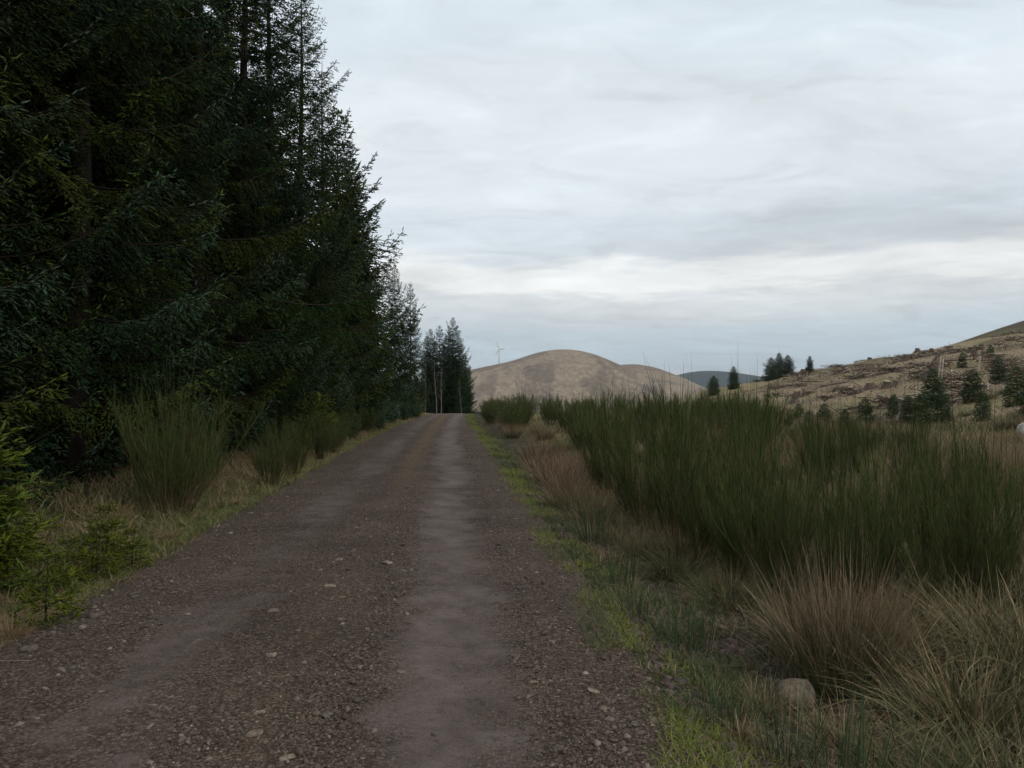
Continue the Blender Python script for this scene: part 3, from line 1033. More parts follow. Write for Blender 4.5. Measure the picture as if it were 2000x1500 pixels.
def clump(name, n, hgt, rad, seed, lean_s, droop, width, palb, palt, segs=4, lean0=0.0, dead=0.0, deadpal=TAN):
    r = np.random.default_rng(seed)
    a = r.uniform(0, 6.28, n)
    rr = rad * np.sqrt(r.uniform(0, 1, n))
    base = np.stack([rr * np.cos(a), rr * np.sin(a), np.full(n, -0.03)], 1)
    az = a + r.normal(0, 0.5, n)
    lean = np.abs(lean0 + (rr / rad) * lean_s * r.uniform(0.5, 1.4, n) + r.normal(0, 0.14, n))
    ln = hgt * (0.28 + 0.84 * r.uniform(0, 1, n) ** 0.7)
    cb, ct = pick(r, palb, n, 0.45, 1.2), pick(r, palt, n, 0.5, 1.35)
    dm = r.random(n) < dead
    dp = pick(r, deadpal, n)
    cb[dm] = dp[dm] * 0.8
    ct[dm] = dp[dm]
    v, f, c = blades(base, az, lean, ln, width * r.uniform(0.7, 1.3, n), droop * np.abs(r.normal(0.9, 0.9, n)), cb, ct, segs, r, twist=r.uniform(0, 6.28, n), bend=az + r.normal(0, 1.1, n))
    return mesh(name, v, f, M_GRASS, c)


RUSHC = [clump("rush_a", 1200, 0.92, 0.25, 21, 0.34, 0.22, 0.0050, GRN * 0.75, PINK, 4, 0.03, 0.14, PINK),
         clump("rush_b", 800, 0.78, 0.24, 22, 0.45, 0.30, 0.0050, GRN * 0.8, TAN * 0.85, 4, 0.05, 0.2, TAN)]
PINKC = [clump("pinkgrass_a", 620, 0.80, 0.34, 23, 0.42, 0.28, 0.007, PINK * 0.75, PINK, 4, 0.05, 0.2, TAN)]
TUSS = [clump("tussock_a", 1300, 0.66, 0.26, 24, 0.80, 0.60, 0.0050, GRN * 0.9, (GRN.mean(0) + TAN) * 0.5, 5, 0.12, 0.30, TAN * 1.05),
        clump("tussock_b", 1200, 0.56, 0.26, 25, 0.90, 0.75, 0.0050, GRN * 0.85, (GRN.mean(0) * 2 + TAN) * 0.33, 5, 0.15, 0.22, TAN * 1.0),
        clump("tussock_c", 520, 0.42, 0.12, 26, 0.9, 0.5, 0.005, TAN * 0.7, TAN, 4, 0.12, 0.6, TAN)]
GREENC = [clump("greenrush_a", 90, 0.62, 0.16, 27, 0.25, 0.06, 0.006, RUSH, RUSH * 1.4, 3, 0.02, 0.12, TAN),
          clump("greentuft_a", 260, 0.17, 0.10, 28, 0.9, 0.5, 0.0045, GRN * 1.3, LIME, 3, 0.1, 0.15, TAN),
          clump("greentuft_b", 200, 0.26, 0.09, 29, 0.7, 0.4, 0.005, GRN * 1.2, LIME * 0.8, 3, 0.1, 0.15, TAN)]


def broom(name, Ht, W, seed, nst, nwh, lean_m=0.30, tall=0.35, reach_top=0.85):
    """many ribbed green whips on a sheaf of slender stems, shaggy from the ground to the tips"""
    r = np.random.default_rng(seed)
    wood = MB()
    B, A, L_, LE = [], [], [], []
    for i in range(nst):
        az = i * 2.4 + r.normal(0, 0.6)
        ln = float(np.clip(abs(r.normal(lean_m, 0.22)), 0.02, 0.95))
        h = Ht * r.uniform(0.36, 0.88) * cos(ln * 0.75)
        dh = np.array([cos(az), sin(az), 0])
        q = np.linspace(0, 1, 6)
        reach = math.tan(ln) * h * W * 0.8
        bend = r.uniform(0.55, 1.05)
        base = dh * r.uniform(0.01, 0.20) * W
        pts = base + dh * reach * (q[:, None] ** bend) + np.array([0, 0, 1.0]) * h * q[:, None] + r.normal(0, 0.014, (6, 3))
        pts[0, 2] = -0.04
        wood.tube(pts, 0.0075 * (1 - 0.75 * q) + 0.0014, np.array([[0.085, 0.062, 0.034]]) * (1 - q[:, None]) + np.array([[0.050, 0.068, 0.020]]) * q[:, None], 4, False)
        m = nwh
        tt = r.uniform(0.12, 1.0, m) ** 0.72
        B.append(np.stack([np.interp(tt, q, pts[:, k]) for k in range(3)], 1))
        A.append(az + r.normal(0, 1.2, m))
        LE.append(np.clip(ln * 0.7 + r.normal(0.12, 0.24, m), 0.0, 1.2))
        L_.append(Ht * r.uniform(0.10, 0.30, m) * (1.15 - 0.45 * tt))
    B, A, LE, L_ = np.vstack(B), np.concatenate(A), np.concatenate(LE), np.concatenate(L_)
    # side shoots on the whips
    pk = r.random(len(B)) < 0.7
    d0 = np.stack([np.cos(A) * np.sin(LE), np.sin(A) * np.sin(LE), np.cos(LE)], 1)
    B2 = B[pk] + d0[pk] * (L_[pk] * r.uniform(0.2, 0.7, pk.sum()))[:, None]
    B = np.vstack([B, B2])
    A = np.concatenate([A, A[pk] + r.normal(0, 1.3, pk.sum())])
    LE = np.concatenate([LE, np.clip(LE[pk] * 0.8 + r.normal(0.12, 0.15, pk.sum()), 0, 1.1)])
    L_ = np.concatenate([L_, L_[pk] * r.uniform(0.45, 0.8, pk.sum())])
    n = len(B)
    pal = np.array([[0.040, 0.056, 0.014], [0.048, 0.068, 0.016], [0.062, 0.078, 0.022], [0.036, 0.056, 0.022]])
    cb = pick(r, pal, n, 0.65, 1.2)
    dm = r.random(n) < 0.13
    cb[dm] = pick(r, [[0.11, 0.08, 0.045]], int(dm.sum()))
    ct = cb * r.uniform(1.0, 1.7, (n, 1))
    v, f, c = blades(B, A, LE, L_, r.uniform(0.003, 0.0050, n), r.uniform(-0.3, 0.25, n), cb, ct, 2, r, twist=r.uniform(0, 6.28, n), bend=r.uniform(0, 6.28, n))
    # long whips that stand clear of the top
    k = max(5, int(nst * tall))
    az = r.uniform(0, 6.28, k)
    rr = r.uniform(0, 0.30, k) * W * Ht * 0.6
    b2 = np.stack([rr * np.cos(az), rr * np.sin(az), np.full(k, Ht * 0.5)], 1)
    cc = pick(r, pal * 0.8, k)
    v2, f2, c2 = blades(b2, az, r.uniform(0.02, 0.34, k), Ht * r.uniform(0.38, reach_top, k), np.full(k, 0.0065 if reach_top < 0.9 else 0.0085), r.uniform(-0.12, 0.14, k), cc, cc * 1.2, 4, r, twist=r.uniform(0, 6.28, k))
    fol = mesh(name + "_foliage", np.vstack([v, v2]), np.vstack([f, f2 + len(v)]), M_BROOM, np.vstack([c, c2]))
    return [("stem", wood.build(name + "_stem", M_BROOM)), ("foliage", fol)]


BROOM = [broom("broom_a", 1.70, 1.0, 31, 44, 52, 0.36), broom("broom_b", 1.75, 0.85, 32, 38, 56, 0.32), broom("broom_c", 1.6, 1.15, 33, 46, 48, 0.42),
         broom("broom_thin", 1.65, 0.8, 34, 15, 30, 0.26), broom("broom_whippy", 1.7, 0.85, 35, 36, 50, 0.32, 0.9, 0.93)]

rng = np.random.default_rng(77)
# named broom bushes near the camera
nb = [(px(1330, 8.6), 8.7, 1.55, 4, "tall broom bush with long bare whips standing above the hill line"),
      (px(1260, 9.8), 10.0, 1.70, 1, "broom bush at the left front of the right hand thicket"),
      (px(1420, 8.9), 9.0, 1.50, 3, "broad dark broom bush in the middle of the right hand thicket"),
      (px(1475, 7.9), 8.0, 1.58, 4, "broom bush whose tallest whips rise left of the skyline trees"),
      (px(1560, 7.3), 7.4, 1.35, 3, "low spreading broom bush in front of the skyline clump"),
      (px(1640, 7.0), 7.1, 1.38, 3, "thin open broom with pale grass showing through"),
      (px(1735, 6.3), 6.4, 1.35, 3, "thin broom behind the big pinkish rush clump"),
      (px(1850, 6.0), 6.2, 1.30, 1, "upright broom with dense green fans right of the rush clump"),
      (px(1915, 6.4), 6.5, 1.52, 3, "tall thin broom second in from the right edge"),
      (px(1985, 5.6), 5.8, 1.25, 3, "thin broom at the very right edge of the view"),
      (px(1190, 12.5), 12.6, 1.66, 1, "broom bush standing where pale grass meets the thicket")]
for x, d, h, k, lab in nb:
    h0 = (1.70, 1.75, 1.6, 1.65, 1.70)[k]
    thing("broom_bush", lab, "bush", (x, d, H1(x, d)), rng.uniform(0, 6.28), h / h0, "broom on the right of the track", BROOM[k])
for p_, d, h, k, lab in ((1450, 6.9, 1.30, 1, "broom reaching down toward the ditch left of the big rush clump"), (1520, 6.5, 1.25, 0, "broom directly behind the smaller rush clump"),
                         (1385, 7.6, 1.30, 1, "broom standing forward beside the grey boulder"), (1610, 6.3, 1.15, 3, "wispy broom just behind the big rush clump's left side"),
                         (1690, 5.9, 1.15, 1, "broom directly behind the big rush clump"), (1790, 5.6, 1.15, 3, "wispy broom rising from the tussock right of the rush clump"),
                         (1900, 5.5, 1.20, 1, "broom standing forward at the right above the large tussock"),
                         (1590, 9.2, 1.35, 3, "wispy broom under the lone skyline spruce"), (1665, 8.6, 1.15, 3, "broom fan on the flat left of the tall thin pair"),
                         (1700, 10.5, 1.45, 3, "wispy broom halfway to the felled slope"), (1775, 8.0, 1.42, 3, "tall thin broom, left one of a pair before the tallest young spruce"),
                         (1812, 8.3, 1.50, 3, "tall thin broom, right one of a pair before the tallest young spruce"), (1880, 8.8, 1.15, 1, "broom fan in front of the young spruces at the right"),
                         (1945, 8.2, 1.3, 3, "wispy broom below the pale stone at the right edge"), (2000, 7.6, 1.15, 3, "broom cut by the right edge of the view"),
                         (1720, 7.4, 1.25, 3, "short wispy broom behind the big rush clump"), (1640, 12.0, 1.4, 0, "rounded broom before the felled slope's lower end"),
                         (1135, 23.0, 1.55, 0, "broom behind the pinkish grass, left of the big thicket"), (1150, 29.0, 1.6, 2, "broom closing the gap behind the pinkish grass"),
                         (1100, 31.0, 1.5, 1, "broom bush at the left end of the gap behind the pinkish grass")):
    x = px(p_, d)
    thing("broom_bush", lab, "bush", (x, d, H1(x, d)), rng.uniform(0, 6.28), (h / 1.7 * 0.9,) * 2 + (h / 1.7,), "broom on the right of the track", BROOM[k])
# the thicket behind them
placed = [(a[0], a[1]) for a in nb]
cnt = 0
tries = 0
while cnt < 66 and tries < 6000:
    tries += 1
    d = 8.5 * (68 / 8.5) ** rng.random()
    sr = rng.uniform(2.7 - 0.016 * d, 2.7 + 0.30 * d + 2.5)
    x = float(road_c(d) + road_w(d)) + sr
    p_ = 1000 + x / d * 1500
    if p_ > 1790 or p_ < 935:
        continue
    if p_ > 1560 and (d < 11 or rng.random() < 0.6):
        continue
    if d < 12 and p_ < 1330:
        continue
    sp_ = 1.2 + 0.014 * d
    if any((x - a) ** 2 + (d - b_) ** 2 < sp_ * sp_ for a, b_ in placed):
        continue
    placed.append((x, d))
    k = int(rng.integers(3))
    h = rng.uniform(1.05, 1.95) if p_ < 1500 else rng.uniform(0.8, 1.25)
    z = H1(x, d)
    h = min(h, 1.98 - z) if p_ < 1560 else h
    zone = ("tall " if h > 1.5 else "low ") + (("broom massed far along the right verge" if d > 26 else
            "broom bush deep in the right hand thicket") + (" under the main hill" if p_ < 1230 else " under the forest hill" if p_ < 1450 else " under the skyline clump")
            if p_ < 1560 else "broom bush scattered over the rough ground before the felled slope")
    thing("broom_bush", zone, "bush", (x, d, z), rng.uniform(0, 6.28), (h / 1.7 * 1.15,) * 2 + (h / 1.7,), "broom thicket", BROOM[k])
    cnt += 1
for k in range(20):
    d = 34 + 1.75 * k
    x = float(road_c(min(d, 60)) + road_w(d)) + rng.uniform(0.9, 2.6) + 0.02 * (d - 34)
    h = rng.uniform(1.2, 1.75)
    thing("broom_bush", "dark green broom massed along the far right side of the track", "bush", (x, d, H1(x, d)), rng.uniform(0, 6.28), (h / 1.7 * 1.2,) * 2 + (h / 1.7,), "broom thicket", BROOM[k % 3])
# broom along the left verge
for x, d, h, k, lab in ((-4.50, 10.2, 2.0, 2, "large fanned broom bush on the left verge under the spruces"),
                        (-4.75, 11.2, 1.35, 2, "broom bush just behind the large fanned one on the left"),
                        (-4.25, 13.6, 1.05, 2, "low dark broom arching toward the track on the left"),
                        (-4.35, 15.4, 1.10, 1, "upright broom bush on the left edge past the large one"),
                        (-4.9, 12.6, 1.2, 3, "wispy broom behind the low arching one on the left"), (-5.1, 16.8, 1.2, 0, "broom under the row behind the upright one on the left"),
                        (-4.9, 21.0, 1.0, 2, "low spreading broom between the narrow and the round one"), (-5.5, 25.2, 1.2, 3, "wispy broom after the round one on the left edge"),
                        (-5.0, 17.6, 0.8, 3, "small broom sprig at the left edge before the narrow one"),
                        (-4.75, 19.0, 1.45, 1, "narrow broom leaning at the left track edge halfway along"),
                        (-5.2, 23.0, 1.2, 0, "round broom further along the left track edge"),
                        (-5.7, 27.5, 1.3, 1, "fifth broom along the left edge before the young spruces"),
                        (-6.0, 32, 1.5, 2, "broom beneath the row where the track narrows"),
                        (-6.5, 37.5, 1.6, 0, "dense broom beside the far stretch of the track"),
                        (-6.9, 43.0, 1.7, 2, "broad broom beside the far stretch of the track"),
                        (-7.2, 49.5, 1.7, 1, "broom at the left where the track reaches the brow"),
                        (-7.1, 56.0, 1.6, 0, "last broom on the left before the bare birches"),
                        (-7.4, 62.0, 1.4, 2, "broom below the bare birches at the bend")):
    h0 = (1.70, 1.75, 1.6, 1.65, 1.70)[k]
    thing("broom_bush", lab, "bush", (x, d, H1(x, d) - 0.02), rng.uniform(0, 6.28), (h / h0 * (0.9 if d < 12 else 1.0),) * 2 + (h / h0,), "broom on the left verge", BROOM[k])

# clumps one can point at
cl = [(px(1640, 4.55), 4.55, 1.00, RUSHC[0], "rush_clump", "big rush clump with pinkish dead tops behind the rounded rock", "rushes"),
      (px(1560, 5.2), 5.15, 0.70, RUSHC[1], "rush_clump", "smaller rush clump behind the big pinkish one", "rushes"),
      (px(1900, 3.95), 3.95, 1.10, TUSS[0], "grass_tussock", "large arching tussock of green and straw grass at lower right", "grass"),
      (px(2010, 4.5), 4.5, 1.15, TUSS[0], "grass_tussock", "straw coloured tussock at the right edge above the large one", "grass"),
      (px(1800, 3.35), 3.35, 0.95, TUSS[1], "grass_tussock", "drooping tussock cut by the bottom right corner", "grass"),
      (px(1990, 3.2), 3.2, 1.0, TUSS[1], "grass_tussock", "flattened green tussock in the bottom right corner", "grass"),
      (px(1770, 4.9), 4.9, 0.9, TUSS[0], "grass_tussock", "tussock between the big rush clump and the upright broom", "grass"),
      (px(1880, 5.1), 5.1, 1.0, TUSS[0], "grass_tussock", "tussock under the upright broom on the right", "grass"),
      (px(1980, 6.9), 6.9, 1.35, TUSS[0], "grass_tussock", "tall straw tussock behind the broom at the right edge", "grass"),
      (px(1490, 4.15), 4.15, 0.62, TUSS[2], "grass_tussock", "small straw tuft left of the rounded rock", "grass"),
      (px(1660, 3.75), 3.8, 0.85, TUSS[2], "grass_tussock", "pale tuft below the big rush clump", "grass"),
      (px(1420, 6.2), 6.2, 0.85, TUSS[1], "grass_tussock", "brown drooping tussock under the middle broom", "grass"),
      (px(1320, 7.3), 7.3, 1.0, TUSS[1], "grass_tussock", "dark drooping tussock behind the grey boulder", "grass"),
      (px(1060, 17.0), 17.0, 1.0, PINKC[0], "grass_clump", "pinkish dead grass clump nearest the bend on the right verge", "grass"),
      (px(1085, 14.5), 14.5, 1.05, PINKC[0], "grass_clump", "pinkish dead grass clump in front of the far broom", "grass"),
      (px(1120, 12.8), 12.8, 1.05, PINKC[0], "grass_clump", "tall pale dead grass clump right of the pinkish one", "grass"),
      (px(1105, 11.2), 11.2, 0.80, RUSHC[1], "rush_clump", "rush clump drooping over the right verge before the pink grass", "rushes"),
      (px(1150, 10.3), 10.3, 0.9, TUSS[0], "grass_tussock", "straw tussock half under the front broom", "grass"),
      (px(1050, 20.5), 20.5, 1.05, PINKC[0], "grass_clump", "pink brown grass clump furthest along the right verge", "grass"),
      (px(1200, 9.0), 9.0, 0.8, TUSS[1], "grass_tussock", "grey green tussock by the stony ditch", "grass"),
      (px(170, 8.2), 8.3, 0.85, TUSS[2], "grass_tussock", "round straw tussock in the shade of the left spruces", "grass"),
      (px(215, 9.4), 9.4, 0.95, TUSS[2], "grass_tussock", "dead grass tussock behind the round one on the left", "grass"),
      (px(460, 11.2), 11.2, 0.55, TUSS[2], "grass_tussock", "pale tuft at the left edge of the track below the broom", "grass"),
      (px(330, 8.6), 8.6, 0.5, TUSS[2], "grass_tussock", "short tuft at the foot of the large left broom", "grass"),
      (px(60, 5.3), 5.1, 0.6, TUSS[2], "grass_tussock", "yellowed tuft at the lower left track edge", "grass"),
      (px(250, 7.2), 7.2, 0.5, TUSS[2], "grass_tussock", "straw tuft among the small saplings", "grass"),
      (px(1240, 5.6), 5.6, 0.55, GREENC[0], "rush_clump", "dark green upright rush tuft on the lime grass strip", "rushes"),
      (px(1345, 5.0), 5.0, 0.9, GREENC[0], "rush_clump", "sparse green rush stems in the stony ditch", "rushes"),
      (px(1160, 8.5), 8.5, 0.95, GREENC[0], "rush_clump", "dark rush stems by the verge halfway to the broom", "rushes"),
      (px(1410, 3.75), 3.75, 0.6, GREENC[0], "rush_clump", "few thin rush stems below the ditch stones", "rushes"),
      (px(1530, 3.5), 3.5, 0.75, GREENC[0], "rush_clump", "thin rush stems below the rounded rock", "rushes"),
      (px(1215, 6.6), 6.6, 0.8, GREENC[0], "rush_clump", "upright rush stems between lime grass and ditch", "rushes"),
      (px(1640, 3.3), 3.3, 0.9, GREENC[0], "rush_clump", "rush stems at the bottom edge right of the rock", "rushes")]
for x, d, s, me, nm, lab, cat in cl:
    tag(obj(nm, me, None, (x, d, H1(x, d) - 0.01), rng.uniform(0, 6.28), s), lab, cat, "clumps on the verges")
for k in range(18):
    d = rng.uniform(6.2, 11.5)
    p_ = rng.uniform(1130 + (11.5 - d) * 22, 1620)
    x = px(p_, d)
    me = (TUSS[1], RUSHC[1], TUSS[1], TUSS[0], GREENC[0])[int(rng.integers(5))]
    tag(obj("grass_tussock", me, None, (x, d, H1(x, d) - 0.02), rng.uniform(0, 6.28), rng.uniform(0.55, 0.9)),
        "dead grass clump at the front of the thicket " + ("by the pink grass" if p_ < 1230 else "behind the grey boulder" if p_ < 1350 else "under the middle broom" if p_ < 1480 else "behind the rush clumps"), "grass", "clumps at the foot of the broom")
for k in range(22):
    d = rng.uniform(5.6, 8.2)
    p_ = rng.uniform(1470, 2040)
    x = px(p_, d)
    j = int(rng.integers(4))
    me = (TUSS[1], GREENC[0], TUSS[0], TUSS[1])[j]
    tag(obj("grass_tussock", me, None, (x, d, H1(x, d) - 0.02), rng.uniform(0, 6.28), rng.uniform(0.6, 0.95)),
        ("low drooping", "thin green rushy", "green and straw", "low drooping")[j] + " tussock at the feet of the broom " +
        ("left of the big rush clump" if p_ < 1580 else "behind the big rush clump" if p_ < 1740 else "right of the big rush clump" if p_ < 1880 else "near the right edge"),
        "grass", "clumps at the feet of the near broom")
# more of the same further back, told apart by nothing
for k in range(110):
    d = 8 * (42 / 8) ** rng.random()
    p_ = rng.uniform(1180, 2060)
    x = px(p_, d)
    me = (TUSS[0], TUSS[1], PINKC[0], RUSHC[1], TUSS[0])[int(rng.integers(5))]
    tag(obj("grass_tussock", me, None, (x, d, H1(x, d) - 0.02), rng.uniform(0, 6.28), rng.uniform(0.85, 1.35)),
        ("green and straw", "low drooping", "pinkish dead", "stiff rushy")[[TUSS[0], TUSS[1], PINKC[0], RUSHC[1]].index(me)] + " tussock " +
        ("between the near broom bushes" if d < 14 else "past the near broom" if d < 24 else "far back") +
        (" under the rounded hill" if p_ < 1400 else " under the skyline clump" if p_ < 1640 else " at the right of the view"), "grass", "tussocks among the broom")
for k in range(26):
    d = 13 * (55 / 13) ** rng.random()
    x = float(road_c(d) + road_w(d)) + rng.uniform(1.3, 2.7)
    me = (PINKC[0], RUSHC[1], TUSS[0])[int(rng.integers(3))]
    tag(obj("grass_tussock", me, None, (x, d, H1(x, d) - 0.02), rng.uniform(0, 6.28), rng.uniform(0.7, 1.05)),
        "dead grass clump along the far right verge before the broom", "grass", "clumps along the far verge")


# loose cover nobody could count
def cover(name, label, x, y, ln, width, lean, droop, cb, ct, segs, z=None):
    n = len(x)
    base = np.stack([x, y, (height(x, y) if z is None else z) - 0.01], 1)
    v, f, c = blades(base, RNG.uniform(0, 6.28, n), lean, ln, width, droop, cb, ct, segs, RNG, twist=RNG.uniform(0, 6.28, n))
    o = obj(name, mesh(name, v, f, M_GRASS, c))
    return tag(o, label, "grass", kind="stuff")


def ydist(n, a, b, g=1.0):
    """more near the camera"""
    u = RNG.uniform(0, 1, n) ** g
    return a * (b / a) ** u


# lime strip along the right edge
n = 62000
y = ydist(n, 2.6, 60)
s = np.abs(RNG.normal(0.08, 0.30, n)) - 0.12 * RNG.random(n)
x = road_c(y) + road_w(y) + s + edge_wob(y, 3.0)
keep = (fbm(x, y, 0.35, 91, 3) > 0.43) | (RNG.random(n) < 0.04)
x, y = x[keep], y[keep]
n = len(x)
lm = pick(RNG, LIME * 1.1, n)
gm = pick(RNG, GRN, n)
mixm = sstep(0.2, 0.55, vnoise(x, y, 0.5, 14))[:, None]
cc = lm * mixm + gm * (1 - mixm)
dd_ = RNG.random(n) < 0.16
cc[dd_] = pick(RNG, TAN, int(dd_.sum()))
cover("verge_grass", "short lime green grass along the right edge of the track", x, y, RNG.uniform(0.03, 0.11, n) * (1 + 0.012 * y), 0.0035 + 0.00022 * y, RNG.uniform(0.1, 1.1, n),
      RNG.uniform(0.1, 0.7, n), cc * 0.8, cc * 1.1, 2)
# darker green and straw in and beyond the ditch
n = 90000
y = ydist(n, 2.6, 48)
s = 0.35 + 9.5 * RNG.random(n) ** 1.6 * np.clip(y / 9, 0.35, 1.6)
x = road_c(y) + road_w(y) + s
keep = (fbm(x, y, 0.55, 191, 3) > np.where(s < 1.7, 0.56, 0.44))
x, y, s = x[keep], y[keep], s[keep]
n = len(x)
tn = pick(RNG, TAN * 0.8, n)
gm = pick(RNG, GRN * 0.95, n)
tm = ((RNG.random(n) < 0.22 + 0.25 * sstep(1.8, 4, s)) | (vnoise(x, y, 1.1, 19) > 0.70))[:, None]
cc = np.where(tm, tn, gm)
cover("ditch_grass", "mixed green and straw grass over the ditch and rough ground on the right", x, y, RNG.uniform(0.10, 0.34, n) * (0.65 + 0.5 * sstep(1.0, 3.0, s)), 0.0035 + 0.0003 * y,
      RNG.uniform(0.05, 0.9, n), RNG.uniform(0.1, 0.8, n), cc * 0.75, cc * 1.1, 3)
# left verge
n = 62000
y = ydist(n, 3.0, 60)
s = -0.02 + 3.3 * RNG.random(n) ** 1.25
x = road_c(y) - road_w(y) - s + edge_wob(y, -3.0) * 0.8
keep = (fbm(x, y, 0.5, 291, 3) > 0.40)
x, y, s = x[keep], y[keep], s[keep]
n = len(x)
tn = pick(RNG, TAN * 0.95, n)
gm = pick(RNG, np.vstack([GRN, GRN * 1.4]), n)
lm = pick(RNG, LIME * 0.7, n)
cc = np.where((RNG.random(n) < 0.66)[:, None], tn, gm)
cc = np.where(((s < 0.5) & (RNG.random(n) < 0.45))[:, None], lm, cc)
cover("verge_grass", "dead and green grass along the left edge of the track", x, y, RNG.uniform(0.06, 0.36, n) * (0.5 + 0.75 * sstep(0.1, 0.9, s)), 0.0035 + 0.0003 * y,
      RNG.uniform(0.1, 1.0, n), RNG.uniform(0.1, 0.8, n), cc * 0.75, cc * 1.1, 2)
# rough grass on the flat and the foot of the slope
n = 42000
y = 14 * (95 / 14) ** (RNG.random(n) ** 0.8)
x = px(RNG.uniform(1380, 2120, n), y)
kp = (x < 21) | (RNG.random(n) < 0.35)
x, y = x[kp], y[kp]
n = len(x)
fell = sstep(0, 8, x - 17)
cc = np.where((vnoise(x, y, 3.0, 44) > 0.5)[:, None], pick(RNG, TAN * 0.8, n), pick(RNG, np.vstack([GRN * 1.2, TAN * 0.7]), n))
cc = np.where((x > 19)[:, None], pick(RNG, TAN * 0.75, n), cc)
cover("rough_grass", "tan rough grass on the flat before the felled slope", x, y, RNG.uniform(0.2, 0.5, n) * (1 - 0.35 * fell), 0.004 + 0.0006 * y, RNG.uniform(0.0, 0.6, n), RNG.uniform(0.1, 0.7, n), cc * 0.75, cc * 1.05, 2)


# ------------------------------------------------------------------ stones
def stone_proto(name, seed, flat, col, n=2):
    """angular broken stone: a cut and dented icosphere"""
    import bmesh
    r = np.random.default_rng(seed)
    bm = bmesh.new()
    bmesh.ops.create_icosphere(bm, subdivisions=n, radius=1.0)
    co = np.array([v.co[:] for v in bm.verts])
    for _ in range(7 if n == 2 else 16):
        nrm = norm(r.normal(0, 1, 3))
        dcut = r.uniform(0.42, 0.8) if n == 2 else r.uniform(0.66, 0.93)
        t = co @ nrm
        over = np.clip(t - dcut, 0, None)
        co = co - over[:, None] * nrm
    co *= r.uniform(0.75, 1.25, 3)
    co[:, 2] *= flat
    co += r.normal(0, 0.02 if n == 2 else 0.008, co.shape)
    bm.faces.ensure_lookup_table()
    f = np.array([[v.index for v in fc.verts] for fc in bm.faces])
    bm.free()
    cc = np.asarray(col)[None] * r.uniform(0.85, 1.15, (len(co), 1))
    return mesh(name, co, f, M_STONE, cc)


GREY = (0.20, 0.175, 0.145)
STN = [stone_proto("stone_a", 1, 0.26, (0.21, 0.175, 0.135)), stone_proto("stone_b", 2, 0.30, (0.125, 0.105, 0.085)), stone_proto("stone_c", 3, 0.22, (0.165, 0.13, 0.10)),
       stone_proto("stone_d", 4, 0.45, (0.095, 0.078, 0.064)), stone_proto("stone_e", 5, 0.36, (0.115, 0.08, 0.062))]
ROCK = stone_proto("rock_a", 8, 0.9, (0.130, 0.105, 0.078), 3)
ROCK2 = stone_proto("rock_b", 9, 0.75, (0.10, 0.088, 0.075), 3)
PALE = stone_proto("rock_c", 10, 1.2, (0.27, 0.26, 0.24), 3)


def ground_at(pxx, pyy):
    """where a picture point meets the roughly level ground (site survey, once)"""
    d = EYE * 1500.0 / (pyy - 770.0)
    return px(pxx, d), d


named = [(645, 1153, 0.052, 0, "palest small flat stone in the middle of the track"), (757, 1107, 0.062, 0, "thin pale slab beside the middle of the track"),
         (535, 1199, 0.062, 2, "flat pinkish slab left of the middle of the track"), (393, 1254, 0.072, 1, "cracked grey slab in the left wheel rut"),
         (450, 1229, 0.052, 1, "thin splintered stone beside the cracked slab"), (310, 1346, 0.055, 1, "grey stone bedded in the left wheel rut"),
         (333, 1344, 0.045, 0, "pale stone touching the bedded grey one"), (207, 1353, 0.04, 0, "small pale stone left of the bedded pair"),
         (265, 1169, 0.060, 1, "flat stone at the left edge of the track"), (292, 1147, 0.042, 3, "dark round stone by the left grass edge"),
         (165, 1228, 0.040, 0, "pale knob by the left grass edge"), (60, 1273, 0.075, 3, "dark block at the lower left grass edge"),
         (190, 1205, 0.085, 3, "larger dark stone under the left grass edge"), (1240, 1415, 0.038, 1, "grey stone lying by the right grass edge near the camera"),
         (664, 1100, 0.055, 2, "rough slab behind the palest stone"), (1080, 1217, 0.045, 1, "bluish flat stone right of the wheel rut"),
         (1010, 1286, 0.038, 1, "grey oval stone on the right shoulder"), (1042, 1338, 0.026, 0, "small white pebble on the right shoulder"),
         (640, 1410, 0.055, 1, "grey stone in the loose middle close to the camera"), (500, 1445, 0.050, 2, "brown stone in the loose middle close to the camera"),
         (1475, 1385, 0.055, 1, "grey broken stone in the ditch left of the rounded rock"), (1430, 1410, 0.075, 4, "reddish broken stone in the ditch"),
         (1530, 1420, 0.06, 3, "dark broken stone under the rounded rock"), (1580, 1425, 0.055, 4, "reddish stone right under the rounded rock")]
rg = np.random.default_rng(123)
for a, b_, s, k, lab in named:
    x, d = ground_at(a, b_)
    onr = abs(x - road_c(d)) < road_w(d)
    z = float(track_z(np.array([x]), np.array([d]))[0]) if onr else H1(x, d)
    tag(obj("stone", STN[k], None, (x, d, z + s * 0.04), rg.uniform(0, 6.28), (s * 1.1, s * 0.9, s)), lab, "stone", "stones on the track")
x, d = px(1549, 4.25), 4.25
tag(obj("rock", ROCK, None, (x, d, H1(x, d) + 0.055), 0.6, (0.135, 0.125, 0.135)), "rounded tan rock in front of the big rush clump", "rock")
x, d = px(1285, 8.6), 8.6
tag(obj("rock", ROCK2, None, (x, d, H1(x, d) + 0.05), 0.3, (0.13, 0.11, 0.11)), "dark grey boulder in the grass below the broom", "rock")
x, d = px(1997, 27), 27
tag(obj("rock", PALE, None, (x, d, H1(x, d) + 0.22), 0.3, (0.20, 0.18, 0.26)), "pale upright stone at the right edge below the felled slope", "rock")

